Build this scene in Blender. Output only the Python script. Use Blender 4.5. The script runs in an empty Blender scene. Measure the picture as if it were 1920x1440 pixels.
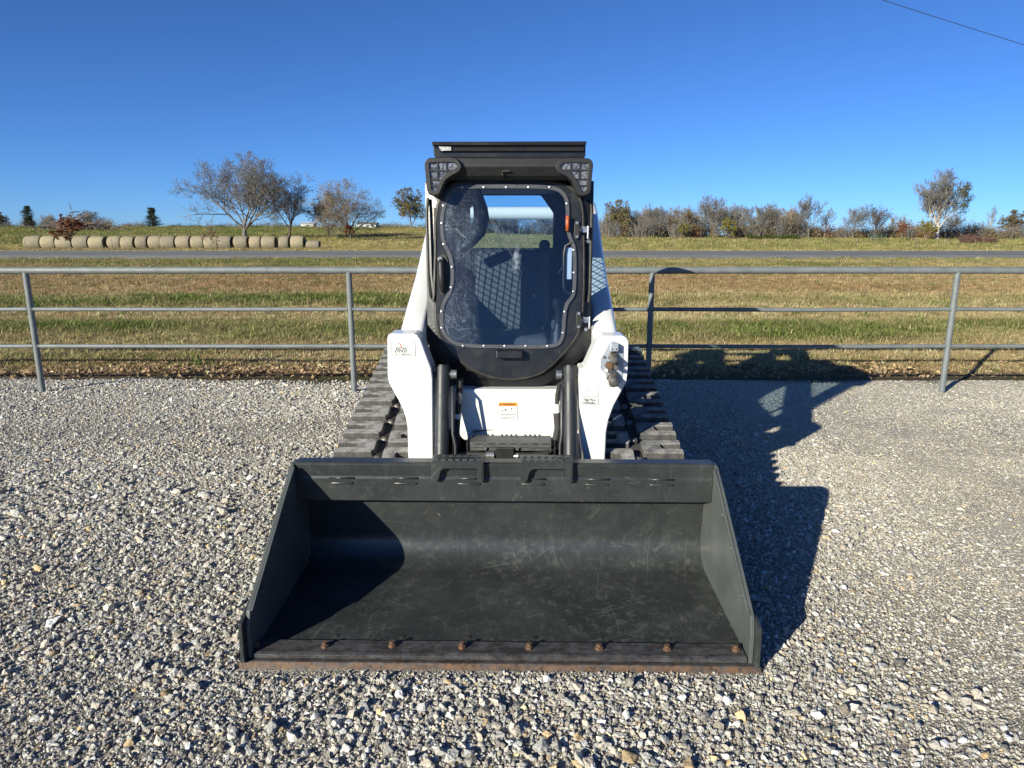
import bpy, bmesh, math, random
import numpy as np
from mathutils import Vector, Matrix
R = math.radians
scene = bpy.context.scene
COL = scene.collection

# ------------------------------------------------------------------ camera
cam_d = bpy.data.cameras.new('camera'); cam = bpy.data.objects.new('camera', cam_d); COL.objects.link(cam)
cam.location = (0, 0, 1.7); cam.rotation_euler = (R(90 - 12.155), 0, 0)
cam_d.sensor_width = 36; cam_d.lens = 24.375; cam_d.clip_start = .05; cam_d.clip_end = 6000
scene.camera = cam
# ------------------------------------------------------------------ sky, sun, exposure
SUN_AZ, SUN_EL = 222.0, 19.5          # compass bearing from +Y towards +X, elevation
world = bpy.data.worlds.new('World'); scene.world = world; world.use_nodes = True
wn = world.node_tree; wn.nodes.clear()
wo = wn.nodes.new('ShaderNodeOutputWorld'); wb = wn.nodes.new('ShaderNodeBackground'); ws = wn.nodes.new('ShaderNodeTexSky')
ws.sky_type = 'NISHITA'; ws.sun_disc = False; ws.sun_elevation = R(SUN_EL); ws.sun_rotation = R(SUN_AZ)
ws.altitude = 0; ws.air_density = .6; ws.dust_density = .15; ws.ozone_density = 7.0
wb.inputs['Strength'].default_value = .074
wt = wn.nodes.new('ShaderNodeMix'); wt.data_type = 'RGBA'; wt.blend_type = 'MULTIPLY'; wt.inputs[0].default_value = 1; wt.inputs[7].default_value = (.84, 1.0, 1.16, 1)   # clear autumn blue
wn.links.new(ws.outputs[0], wt.inputs[6]); wn.links.new(wt.outputs[2], wb.inputs['Color']); wn.links.new(wb.outputs[0], wo.inputs[0])
sd = bpy.data.lights.new('sun', 'SUN'); sd.energy = 5.0; sd.angle = R(.5); sd.color = (1, .955, .80)
sun = bpy.data.objects.new('sun', sd); COL.objects.link(sun)
to_sun = Vector((math.sin(R(SUN_AZ)) * math.cos(R(SUN_EL)), math.cos(R(SUN_AZ)) * math.cos(R(SUN_EL)), math.sin(R(SUN_EL))))
sun.rotation_euler = to_sun.to_track_quat('Z', 'Y').to_euler(); sun.location = (-8, -8, 12)
vs = scene.view_settings; vs.view_transform = 'Standard'; vs.look = 'None'; vs.exposure = .72; vs.gamma = 1
scene.cycles.max_bounces = 8; scene.cycles.transparent_max_bounces = 16; scene.cycles.caustics_reflective = False; scene.cycles.caustics_refractive = False
scene.cycles.use_denoising = True

# ------------------------------------------------------------------ helpers
def lerp(a, b, t): return a + (b - a) * t
def hash2(ix, iy, s=0):
    n = (ix.astype(np.int64) * 374761393 + iy.astype(np.int64) * 668265263 + s * 982451653) & 0x7fffffff
    n = ((n ^ (n >> 13)) * 1274126177) & 0x7fffffff
    return ((n ^ (n >> 16)) & 0xffff) / 65535.0
def vnoise(x, y, s=0):
    x = np.asarray(x, float); y = np.asarray(y, float)
    ix = np.floor(x); iy = np.floor(y); fx = x - ix; fy = y - iy
    fx = fx * fx * (3 - 2 * fx); fy = fy * fy * (3 - 2 * fy)
    a = hash2(ix, iy, s); b = hash2(ix + 1, iy, s); c = hash2(ix, iy + 1, s); d = hash2(ix + 1, iy + 1, s)
    return (a * (1 - fx) + b * fx) * (1 - fy) + (c * (1 - fx) + d * fx) * fy
def fbm(x, y, s=0, o=4):
    r = 0; a = .5; t = 0
    for k in range(o): r = r + a * vnoise(x * 2 ** k, y * 2 ** k, s + k); t += a; a *= .5
    return r / t
def sstep(a, b, x): t = np.clip((x - a) / (b - a), 0, 1); return t * t * (3 - 2 * t)

def tag(o, label=None, cat=None, group=None, kind=None):
    if label: o['label'] = label
    if cat: o['category'] = cat
    if group: o['group'] = group
    if kind: o['kind'] = kind
    return o
def empty(name, loc=(0, 0, 0), rz=0):
    o = bpy.data.objects.new(name, None); o.location = loc; o.rotation_euler = (0, 0, rz); o.empty_display_size = .2
    COL.objects.link(o); return o
def obj(name, me, m=None, parent=None, link=True):
    o = bpy.data.objects.new(name, me)
    if m is not None and not me.materials: me.materials.append(m)
    if parent: o.parent = parent
    if link: COL.objects.link(o)
    return o
def bev(o, w=.004, seg=2, ang=35):
    b = o.modifiers.new('bevel', 'BEVEL'); b.width = w; b.segments = seg; b.limit_method = 'ANGLE'; b.angle_limit = R(ang); return o
def basis(d):
    d = Vector(d).normalized(); a = Vector((0, 0, 1)) if abs(d.z) < .9 else Vector((1, 0, 0))
    u = d.cross(a).normalized(); return u, d.cross(u).normalized(), d

class MB:
    """collects shapes, then links them as one mesh object"""
    def __init__(s): s.v = []; s.f = []; s.sm = []
    def add(s, vs, fs, smooth=False):
        n = len(s.v); s.v += [tuple(p) for p in vs]; s.f += [tuple(i + n for i in f) for f in fs]; s.sm += [smooth] * len(fs); return s
    def box(s, a, b):
        x0, y0, z0 = a; x1, y1, z1 = b
        return s.add([(x0,y0,z0),(x1,y0,z0),(x1,y1,z0),(x0,y1,z0),(x0,y0,z1),(x1,y0,z1),(x1,y1,z1),(x0,y1,z1)],
                     [(0,3,2,1),(4,5,6,7),(0,1,5,4),(1,2,6,5),(2,3,7,6),(3,0,4,7)])
    def prism_y(s, pts, y0, y1):           # outline in x,z
        n = len(pts)
        return s.add([(x, y0, z) for x, z in pts] + [(x, y1, z) for x, z in pts],
                     [tuple(range(n)), tuple(range(2*n-1, n-1, -1))] + [(i, i+n, (i+1) % n+n, (i+1) % n) for i in range(n)])
    def prism_x(s, pts, x0, x1, smooth=False):  # outline in y,z
        n = len(pts)
        s.add([(x0, y, z) for y, z in pts] + [(x1, y, z) for y, z in pts], [tuple(range(n)), tuple(range(2*n-1, n-1, -1))])
        return s.add([(x0, y, z) for y, z in pts] + [(x1, y, z) for y, z in pts], [(i, i+n, (i+1) % n+n, (i+1) % n) for i in range(n)], smooth)
    def tube(s, path, r, seg=10, caps=True, smooth=True):
        path = [Vector(p) for p in path]; n = len(path); rr = r if isinstance(r, (list, tuple)) else [r] * n
        vs = []; fs = []; u = None
        for i, p in enumerate(path):
            d = (path[min(i+1, n-1)] - path[max(i-1, 0)]).normalized()
            if u is None: u, w, _ = basis(d)
            else:
                u = (u - d * u.dot(d)).normalized(); w = d.cross(u)
            for k in range(seg):
                a = 2*math.pi*k/seg; vs.append(p + (u*math.cos(a) + w*math.sin(a)) * rr[i])
        for i in range(n-1):
            for k in range(seg):
                k2 = (k+1) % seg; fs.append((i*seg+k, i*seg+k2, (i+1)*seg+k2, (i+1)*seg+k))
        s.add(vs, fs, smooth)
        if caps: s.add(vs[:seg], [tuple(range(seg-1, -1, -1))]); s.add(vs[-seg:], [tuple(range(seg))])
        return s
    def cyl(s, a, b, r, seg=16): return s.tube([a, b], r, seg)
    def rings(s, rings, closed=True, caps=True, smooth=True):
        n = len(rings[0]); vs = [p for r in rings for p in r]; fs = []
        for i in range(len(rings)-1):
            for k in range(n if closed else n-1):
                k2 = (k+1) % n; fs.append((i*n+k, i*n+k2, (i+1)*n+k2, (i+1)*n+k))
        s.add(vs, fs, smooth)
        if caps: s.add(rings[0], [tuple(range(n-1, -1, -1))]); s.add(rings[-1], [tuple(range(n))])
        return s
    def ring_y(s, outer, inner, y0, y1, c, n=96, yo=None):
        """plate in x,z with an opening; sampled by angle about c; yo: front y at the outer rim"""
        yo = y0 if yo is None else yo
        A = polar(outer, c, n); B = polar(inner, c, n)
        vs = [(x, yo, z) for x, z in A] + [(x, y0, z) for x, z in B] + [(x, y1, z) for x, z in A] + [(x, y1, z) for x, z in B]
        fs = []
        for i in range(n):
            j = (i+1) % n
            fs += [(i, j, n+j, n+i), (2*n+i, 3*n+i, 3*n+j, 2*n+j), (i, 2*n+i, 2*n+j, j), (n+i, n+j, 3*n+j, 3*n+i)]
        return s.add(vs, fs)
    def mesh(s, name):
        me = bpy.data.meshes.new(name); me.from_pydata(s.v, [], s.f); me.update()
        me.polygons.foreach_set('use_smooth', s.sm)
        bm = bmesh.new(); bm.from_mesh(me); bmesh.ops.remove_doubles(bm, verts=bm.verts, dist=1e-5)
        bmesh.ops.recalc_face_normals(bm, faces=bm.faces)
        for e in bm.edges:
            if len(e.link_faces) == 2 and e.calc_face_angle(0) > .75: e.smooth = False
        bm.to_mesh(me); bm.free(); return me
    def build(s, name, m, parent=None): return obj(name, s.mesh(name), m, parent)

def chaikin(p, n=2):
    for _ in range(n):
        q = []
        for i in range(len(p)):
            a, b = p[i], p[(i+1) % len(p)]
            q += [(lerp(a[0], b[0], .25), lerp(a[1], b[1], .25)), (lerp(a[0], b[0], .75), lerp(a[1], b[1], .75))]
        p = q
    return p
def polar(pts, c, n):
    out = []
    for k in range(n):
        a = 2*math.pi*k/n; dx, dz = math.cos(a), math.sin(a); best = 0
        for i in range(len(pts)):
            ax, az = pts[i][0]-c[0], pts[i][1]-c[1]; bx, bz = pts[(i+1) % len(pts)][0]-c[0], pts[(i+1) % len(pts)][1]-c[1]
            ex, ez = bx-ax, bz-az; den = dx*ez - dz*ex
            if abs(den) < 1e-12: continue
            t = (ax*ez - az*ex)/den; u = (ax*dz - az*dx)/den
            if -1e-9 <= u <= 1+1e-9 and t > best: best = t
        out.append((c[0]+dx*best, c[1]+dz*best))
    return out
def shrink(pts, d):
    n = len(pts); area = sum(pts[i][0]*pts[(i+1) % n][1] - pts[(i+1) % n][0]*pts[i][1] for i in range(n)); sg = 1 if area > 0 else -1
    out = []
    for i in range(n):
        a, b = pts[i-1], pts[(i+1) % n]; tx, tz = b[0]-a[0], b[1]-a[1]; L = math.hypot(tx, tz) or 1
        out.append((pts[i][0] - sg*tz/L*d, pts[i][1] + sg*tx/L*d))
    return out
def along(pts, n, closed=True):
    P = pts + ([pts[0]] if closed else []); L = [0]
    for i in range(len(P)-1): L.append(L[-1] + math.dist(P[i], P[i+1]))
    out = []
    for k in range(n):
        t = L[-1]*k/(n if closed else n-1); i = max(j for j in range(len(L)) if L[j] <= t+1e-9); i = min(i, len(P)-2)
        f = (t-L[i])/max(L[i+1]-L[i], 1e-9); out.append(tuple(lerp(P[i][q], P[i+1][q], f) for q in range(len(P[0]))))
    return out

# ------------------------------------------------------------------ materials
class NT:
    def __init__(s, name):
        s.m = bpy.data.materials.new(name); s.m.use_nodes = True; s.t = s.m.node_tree; s.t.nodes.clear()
        s.out = s.n('ShaderNodeOutputMaterial'); s.co = s.n('ShaderNodeTexCoord').outputs['Object']
    def n(s, typ, **kw):
        nd = s.t.nodes.new(typ)
        for k, v in kw.items(): setattr(nd, k, v)
        return nd
    def l(s, a, b): s.t.links.new(a, b)
    def put(s, inp, v):
        if hasattr(v, 'is_output'): s.l(v, inp)
        elif isinstance(v, (tuple, list)) and len(v) == 3 and inp.type == 'RGBA': inp.default_value = (*v, 1)
        else: inp.default_value = v
    def noise(s, scale, detail=4, rough=.55, vec=None, dist=0):
        nd = s.n('ShaderNodeTexNoise'); nd.inputs['Scale'].default_value = scale; nd.inputs['Detail'].default_value = detail
        nd.inputs['Roughness'].default_value = rough; nd.inputs['Distortion'].default_value = dist; s.l(vec or s.co, nd.inputs['Vector']); return nd.outputs['Fac']
    def ramp(s, f, a, b):
        nd = s.n('ShaderNodeMapRange'); nd.inputs['From Min'].default_value = a; nd.inputs['From Max'].default_value = b
        nd.clamp = True; s.put(nd.inputs['Value'], f); return nd.outputs[0]
    def mix(s, f, a, b, mode='MIX'):
        nd = s.n('ShaderNodeMix', data_type='RGBA', blend_type=mode); s.put(nd.inputs[0], f); s.put(nd.inputs[6], a); s.put(nd.inputs[7], b); return nd.outputs[2]
    def math(s, op, a, b=0.0):
        nd = s.n('ShaderNodeMath', operation=op); s.put(nd.inputs[0], a); s.put(nd.inputs[1], b); return nd.outputs[0]
    def map(s, scale=(1, 1, 1), rot=(0, 0, 0)):
        nd = s.n('ShaderNodeMapping'); nd.inputs['Scale'].default_value = scale; nd.inputs['Rotation'].default_value = rot; s.l(s.co, nd.inputs['Vector']); return nd.outputs[0]
    def sep(s, i):
        nd = s.n('ShaderNodeSeparateXYZ'); s.l(s.co, nd.inputs[0]); return nd.outputs[i]
    def bump(s, h, strength=.3, dist=.01):
        nd = s.n('ShaderNodeBump'); nd.inputs['Strength'].default_value = strength; nd.inputs['Distance'].default_value = dist; s.l(h, nd.inputs['Height']); return nd.outputs[0]
    def attr(s, name, typ='GEOMETRY'): return s.n('ShaderNodeAttribute', attribute_name=name, attribute_type=typ).outputs['Color']
    def bsdf(s, col, rough=.5, metal=0, normal=None, spec=.5, coat=0, trans=0):
        b = s.n('ShaderNodeBsdfPrincipled'); s.put(b.inputs['Base Color'], col); s.put(b.inputs['Roughness'], rough); s.put(b.inputs['Metallic'], metal)
        s.put(b.inputs['Specular IOR Level'], spec); s.put(b.inputs['Coat Weight'], coat)
        if normal is not None: s.l(normal, b.inputs['Normal'])
        return b.outputs[0]
    def done(s, sh): s.l(sh, s.out.inputs['Surface']); return s.m
    def scratches(s, scale=14, width=.012, seeds=(.3, 1.1, 2.2, 2.8), amount=.5, axes='xy'):
        """thin straight scratches in several directions, broken up by noise"""
        tot = None
        for k, a in enumerate(seeds):
            rot = (0, 0, a) if axes == 'xy' else (0, a, 0)
            sc = (scale, scale*.045, scale*.045)
            mp = s.n('ShaderNodeMapping'); mp.inputs['Scale'].default_value = sc; s.l(s.map((1, 1, 1), rot), mp.inputs['Vector']); v = mp.outputs[0]; nz = s.noise(1.0 + .13*k, 2, .4, v)
            line = s.math('LESS_THAN', s.math('ABSOLUTE', s.math('SUBTRACT', nz, .5 + .04*(k % 3 - 1))), width)
            br = s.math('GREATER_THAN', s.noise(3.1 + 1.7*k, 2), .62 - .2*amount)
            x = s.math('MULTIPLY', line, br); tot = x if tot is None else s.math('MAXIMUM', tot, x)
        return tot

def simple(name, c1, c2=None, scale=8, rough=.5, metal=0, bump=0, bscale=60, spec=.5, coat=0, rvar=.12, det=5):
    t = NT(name); f = t.ramp(t.noise(scale, det), .32, .68); col = t.mix(f, c1, c2 or c1)
    rg = t.math('ADD', t.math('MULTIPLY', t.noise(scale*1.7+3, 3), rvar*2), rough-rvar)
    nm = t.bump(t.noise(bscale, 4), bump, .01) if bump else None
    return t.done(t.bsdf(col, rg, metal, nm, spec, coat))

def m_white():
    t = NT('white_paint'); d = t.ramp(t.noise(6, 8, .65), .56, .8); sp = t.math('GREATER_THAN', t.noise(55, 2), .77)
    low = t.ramp(t.sep(2), .95, .45)
    c = t.mix(t.math('MULTIPLY', d, t.math('ADD', .18, t.math('MULTIPLY', low, .3))), (.74, .735, .71), (.46, .40, .31)); c = t.mix(t.math('MULTIPLY', sp, .5), c, (.16, .12, .09))
    return t.done(t.bsdf(c, t.math('ADD', .24, t.math('MULTIPLY', d, .3)), 0, None, .5, .25))
def m_black(name='black_paint', c=(.0085, .009, .010), rough=.31):
    t = NT(name); d = t.ramp(t.noise(9, 7, .65), .45, .8); c2 = t.mix(t.math('MULTIPLY', d, .4), c, tuple(x*2.0+.007 for x in c))
    s = t.scratches(9, .004, (.4, 1.9), .15, 'xz'); c2 = t.mix(t.math('MULTIPLY', s, .25), c2, (.12, .12, .12))
    return t.done(t.bsdf(c2, t.math('ADD', rough, t.math('MULTIPLY', d, .22)), 0, t.bump(t.noise(240, 2), .06, .004)))
def m_bucket():
    t = NT('bucket_paint'); big = t.ramp(t.noise(3.2, 7, .62), .42, .72)
    c = t.mix(big, (.025, .0282, .0278), (.044, .049, .048))
    low = t.ramp(t.sep(2), .24, .05)                     # abrasion of the floor
    fine = t.ramp(t.noise(26, 6, .75), .5, .78)
    c = t.mix(t.math('MULTIPLY', t.math('MULTIPLY', fine, t.math('ADD', .15, t.math('MULTIPLY', low, t.ramp(t.noise(2.1, 4), .35, .6)))), .6), c, (.15, .15, .14))
    s1 = t.scratches(9, .0035, (.25, 1.2, 2.0, 2.75), .55, 'xy'); c = t.mix(t.math('MULTIPLY', s1, t.math('ADD', .04, t.math('MULTIPLY', low, .11))), c, (.24, .24, .22))
    s2 = t.scratches(17, .004, (.5, 1.4, 2.5), .2, 'xz'); c = t.mix(t.math('MULTIPLY', s2, .15), c, (.26, .25, .2))
    chip = t.math('GREATER_THAN', t.noise(38, 4, .6), .70); c = t.mix(t.math('MULTIPLY', chip, .55), c, (.20, .17, .12))
    rust = t.math('MULTIPLY', t.math('GREATER_THAN', t.noise(8, 6, .7), .68), t.math('GREATER_THAN', t.noise(44, 3), .54)); c = t.mix(t.math('MULTIPLY', rust, .55), c, (.20, .09, .03))
    rg = t.math('ADD', .33, t.math('MULTIPLY', fine, .16))
    return t.done(t.bsdf(c, rg, 0, t.bump(t.noise(70, 4), .08, .004), .6))
def m_edge():
    t = NT('cutting_edge_steel'); v = t.map((5, 9, 9)); f = t.ramp(t.noise(3.2, 8, .75, v), .42, .62); f2 = t.ramp(t.noise(34, 6, .75), .36, .68)
    c = t.mix(f, (.018, .020, .023), (.070, .075, .08)); front = t.ramp(t.sep(2), .031, .026)
    c = t.mix(t.math('MULTIPLY', f2, t.math('ADD', .12, t.math('MULTIPLY', front, .8))), c, (.20, .105, .045))
    return t.done(t.bsdf(c, .5, .08, t.bump(t.noise(90, 4), .25, .004)))
def m_rust(): return simple('rusty_steel', (.15, .075, .038), (.085, .055, .04), 40, .75, .1, .4, 120)
def m_rubber(name, amt, dust, top=False):
    t = NT(name); geo = t.n('ShaderNodeNewGeometry'); f = t.ramp(t.noise(13, 8, .72), .36, .66)
    f2 = t.ramp(t.noise(70, 4), .4, .7); fd = t.math('ADD', t.math('MULTIPLY', f, amt), amt*.15); fd = t.math('MULTIPLY', fd, t.math('ADD', .25, t.math('MULTIPLY', t.ramp(t.sep(2), .024, .034), .75))) if top else fd; c = t.mix(fd, (.022, .022, .022), dust); c = t.mix(t.math('MULTIPLY', f2, .35), c, (.12, .115, .11))
    return t.done(t.bsdf(c, .85, 0, t.bump(t.noise(55, 5), .4, .006), .25))
def m_glass(name, tint, haze=0, scr=False):
    t = NT(name); tr = t.n('ShaderNodeBsdfTransparent'); t.put(tr.inputs[0], tint); gl = t.n('ShaderNodeBsdfGlossy'); gl.inputs['Roughness'].default_value = .035
    lw = t.n('ShaderNodeLayerWeight'); fr = t.math('ADD', .035, t.math('MULTIPLY', .95, t.math('POWER', lw.outputs['Facing'], 5.0)))   # Schlick, same from both sides
    m1 = t.n('ShaderNodeMixShader'); t.l(fr, m1.inputs[0]); t.l(tr.outputs[0], m1.inputs[1]); t.l(gl.outputs[0], m1.inputs[2]); sh = m1.outputs[0]
    if haze:
        df = t.n('ShaderNodeBsdfDiffuse'); df.inputs['Color'].default_value = (.62, .66, .72, 1); fac = haze
        if scr:   # rubbed, scratched polycarbonate, worst along its latch side
            edge = t.ramp(t.math('ADD', t.sep(0), t.math('MULTIPLY', t.noise(4, 3), .22)), -.02, -.30)
            s = t.scratches(30, .006, (.2, .9, 1.6, 2.3, 2.9), .75, 'xz'); sw = t.ramp(t.noise(15, 8, .8, None, 3.0), .55, .68); pat = t.ramp(t.noise(7, 5, .65, None, 1.5), .42, .66); spk = t.math('MULTIPLY', t.math('GREATER_THAN', t.noise(150, 3), .60), pat); sw = t.math('MULTIPLY', sw, t.math('ADD', .25, pat))
            fac = t.math('ADD', haze, t.math('MULTIPLY', edge, t.math('ADD', .03, t.math('ADD', t.math('MULTIPLY', s, .10), t.math('ADD', t.math('MULTIPLY', sw, .42), t.math('MULTIPLY', spk, .22))))))
            s3 = t.scratches(16, .003, (.5, 1.7, 2.6), .2, 'xz'); fac = t.math('ADD', fac, t.math('MULTIPLY', s3, .025))
            ex = t.math('DIVIDE', t.math('SUBTRACT', t.math('SUBTRACT', t.sep(0), .038), t.math('MULTIPLY', t.math('SUBTRACT', t.sep(2), 1.56), .12)), .020); ez = t.math('DIVIDE', t.math('SUBTRACT', t.sep(2), 1.57), .085)   # dried splash
            spl = t.ramp(t.math('ADD', t.math('MULTIPLY', ex, ex), t.math('MULTIPLY', ez, ez)), 1.0, .1); fac = t.math('ADD', fac, t.math('MULTIPLY', t.math('MULTIPLY', spl, t.ramp(t.noise(45, 4, .7), .38, .7)), .30))
            fac = t.math('MINIMUM', fac, .75)
        m2 = t.n('ShaderNodeMixShader'); t.put(m2.inputs[0], fac); t.l(sh, m2.inputs[1]); t.l(df.outputs[0], m2.inputs[2]); sh = m2.outputs[0]
    return t.done(sh)
M = {}
M['white'] = m_white(); M['black'] = m_black(); M['plastic'] = simple('black_plastic', (.008, .008, .0085), (.014, .014, .014), 20, .5, 0, .15, 300)
M['cyl'] = m_black('cylinder_paint', (.020, .022, .025), .46); M['bucket'] = m_bucket(); M['edge'] = m_edge(); M['rust'] = m_rust(); M['rubber'] = m_rubber('dusty_tread_rubber', .9, (.36, .35, .33), True); M['belt'] = m_rubber('dark_belt_rubber', .25, (.14, .135, .13))
M['seal'] = simple('rubber_seal', (.012, .012, .012), (.05, .045, .035), 25, .55); M['zinc'] = simple('zinc_plated_steel', (.46, .47, .48), (.25, .25, .25), 40, .35, .8, .1, 200)
M['chrome'] = simple('chromed_rod', (.7, .7, .7), (.6, .6, .6), 20, .12, 1); M['steelgrey'] = simple('weathered_coupler_steel', (.30, .30, .29), (.14, .11, .08), 45, .45, .7, .2, 150)
M['hose'] = simple('hydraulic_hose', (.014, .014, .014), (.035, .033, .03), 60, .55, 0, .5, 240)
M['pane'] = m_glass('scratched_polycarbonate', (.78, .85, .94), .0015, True); M['window'] = m_glass('tinted_window_glass', (.80, .93, .93), .003)
M['lens'] = None
def m_lens():
    t = NT('headlight_lens'); f = t.noise(70, 2); c = t.mix(t.ramp(f, .4, .6), (.07, .07, .073), (.26, .26, .26)); v = t.n('ShaderNodeTexVoronoi'); v.inputs['Scale'].default_value = 60; t.l(t.co, v.inputs['Vector'])
    return t.done(t.bsdf(c, .16, .35, t.bump(v.outputs['Distance'], .35, .01), .6, .6))
M['lens'] = m_lens()
M['rim'] = simple('grey_window_rim', (.05, .052, .058), (.075, .075, .082), 14, .38); M['seatfab'] = simple('seat_fabric', (.07, .07, .075), (.10, .10, .10), 30, .85, 0, .3, 200)
M['interior'] = simple('cab_interior_panel', (.014, .014, .016), (.022, .022, .024), 12, .6); M['orange'] = simple('orange_plastic', (.42, .10, .03), (.36, .08, .025), 10, .4)
M['red'] = simple('red_plastic', (.55, .02, .02), (.4, .02, .02), 10, .3); M['ink'] = simple('black_print', (.03, .03, .03), (.05, .05, .05), 20, .6); M['redink'] = simple('red_print', (.55, .05, .03), (.45, .04, .03), 20, .6)
M['sticker'] = simple('sticker_white', (.80, .80, .77), (.76, .76, .72), 20, .4); M['stickorange'] = simple('sticker_orange', (.85, .30, .02), (.78, .27, .02), 20, .4); M['greyink'] = simple('grey_print', (.07, .07, .07), (.10, .10, .10), 20, .6)
M['pipe'] = simple('galvanised_grey_pipe_paint', (.12, .135, .138), (.17, .185, .185), 7, .55, 0, .12, 90)

# ------------------------------------------------------------------ terrain
def terrain(X, Y):
    X = np.asarray(X, float); Y = np.asarray(Y, float)
    z = .012*(fbm(X*1.1, Y*1.1, 5, 3)-.5)*sstep(9, 8, Y) * np.where(np.abs(X) < 2.2, .5, 1)
    z = z - .05*sstep(8.0, 8.4, Y)*sstep(9.6, 8.9, Y)
    z = z + .56*sstep(9, 35, Y)*.9 + .056*sstep(26, 34, Y)
    z = z - .42*sstep(46.5, 56, Y)
    z = z + (fbm(X*.5, Y*.5, 9, 3)-.5)*.06*sstep(9, 12, Y)*(1-sstep(31, 33.5, Y)*(1-sstep(47, 50, Y)))
    left = sstep(22, -14, X*(100/np.maximum(Y, 100)))
    rl = np.clip(Y-80, 0, 125)*.0290; rr = np.clip(Y-80, 0, 45)*.0215
    z = z + sstep(78, 84, Y)*(left*rl + (1-left)*rr) + (fbm(X*.05, Y*.05, 12, 3)-.5)*.5*sstep(84, 120, Y)
    z = z - .012*np.clip(Y-215, 0, 1e9)*sstep(215, 260, Y)*.5
    return z
def green(X, Y):
    g = .70*sstep(10.4, 11.6, Y)*sstep(14.0, 12.6, Y) + (.3+.6*sstep(5, -4, X))*sstep(15.3, 16.2, Y)*sstep(18.6, 17.4, Y) + .55*sstep(26, 29, Y)*sstep(40, 33, Y) + .22*sstep(9.0, 9.4, Y)*sstep(10.3, 9.8, Y)
    g = g + .50*sstep(47, 52, Y)*(1-.6*sstep(50, 56, Y)) + .42*sstep(84, 95, Y)*sstep(-20, -42, X) + .22*sstep(60, 75, Y)*sstep(0, 12, X) + .10*sstep(75, 90, Y)
    nz = fbm(X*.35, Y*.7, 31, 4); return np.clip(g*(.35+1.3*nz) + .55*(nz-.5) + .04, 0, 1)
def grass_col(X, Y, jit=0):
    g = green(X, Y)[..., None]; n = fbm(X*.8, Y*1.5, 41, 3)[..., None]; big = fbm(X*.16, Y*.5, 47, 3)[..., None]
    straw = lerp(np.array([.37, .27, .135]), np.array([.50, .40, .215]), np.clip(n*1.5-.2, 0, 1)); redd = np.array([.30, .165, .085])
    rb = (sstep(17.5, 20, Y)*sstep(28, 25, Y))[..., None]*.65*np.clip(big*1.6-.1, 0, 1); straw = lerp(straw, redd, rb)
    yel = (sstep(50, 58, Y))[..., None]; straw = lerp(straw, np.array([.43, .335, .14]), yel*.7)
    gr = lerp(np.array([.105, .14, .032]), np.array([.17, .205, .05]), np.clip(n*1.4-.2, 0, 1))
    return lerp(straw, gr, g)
def edge_y(X): return 8.05 + .50*(fbm(X*.9, X*0+3.3, 17, 4)-.5)*2 + .10*np.sin(X*.7)
def ground_col(X, Y):
    c = grass_col(X, Y)*lerp(.72, 1.32, sstep(60, 85, Y))[..., None]; e = edge_y(X)  # far turf colour raised to stand for sunlight caught by upright blades
    soil = lerp(np.array([.10, .075, .045]), np.array([.085, .095, .025]), np.clip(fbm(X*1.2, Y*2, 21)*2.2-.8, 0, 1)[..., None])
    litter = np.array([.20, .12, .06]); c = lerp(c, litter, (sstep(8.5, 8.7, Y)*sstep(9.5, 9.1, Y))[..., None]*.8)
    c = lerp(c, soil, sstep(8.75, 8.5, Y)[..., None])
    n = fbm(X*1.6, Y*1.6, 51, 4)[..., None]; yard = lerp(np.array([.31, .28, .235]), np.array([.44, .40, .34]), np.clip(n*1.8-.4, 0, 1))
    sand = np.array([.56, .485, .375]); yard = lerp(yard, np.array([.54, .495, .42]), (sstep(1.0, 3.2, X)*sstep(1.8, 3.0, Y))[..., None]*.75); yard = lerp(yard, sand, (sstep(2.0, 4.0, X)*sstep(7.0, 4.5, Y))[..., None]*np.clip(n*2.4-.7, 0, .85))
    return lerp(c, yard, sstep(e+.10, e-.10, Y)[..., None])
def axis(*segs):
    out = []
    for a, b, st in segs: out += list(np.arange(a, b, st))
    return np.array(out + [segs[-1][1]])
gx = axis((-2600, -600, 200), (-600, -120, 40), (-120, -24, 4), (-24, 24, .24), (24, 120, 4), (120, 600, 40), (600, 2600, 200))
gy = axis((-60, -8, 4), (-8, 7.4, .4), (7.4, 13, .12), (13, 36, .25), (36, 60, 1), (60, 130, 2.5), (130, 260, 6), (260, 600, 40), (600, 4200, 300))
GX, GY = np.meshgrid(gx, gy); GZ = terrain(GX, GY); nx, ny = len(gx), len(gy)
idx = np.arange(nx*ny).reshape(ny, nx); q = np.stack([idx[:-1, :-1], idx[:-1, 1:], idx[1:, 1:], idx[1:, :-1]], -1).reshape(-1, 4)
me = bpy.data.meshes.new('ground'); me.from_pydata(np.stack([GX, GY, GZ], -1).reshape(-1, 3).tolist(), [], q.tolist())
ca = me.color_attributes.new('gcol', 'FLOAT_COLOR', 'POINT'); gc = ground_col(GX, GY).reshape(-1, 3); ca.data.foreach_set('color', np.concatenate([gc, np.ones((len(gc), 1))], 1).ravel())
me.polygons.foreach_set('use_smooth', [True]*len(me.polygons))
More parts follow.
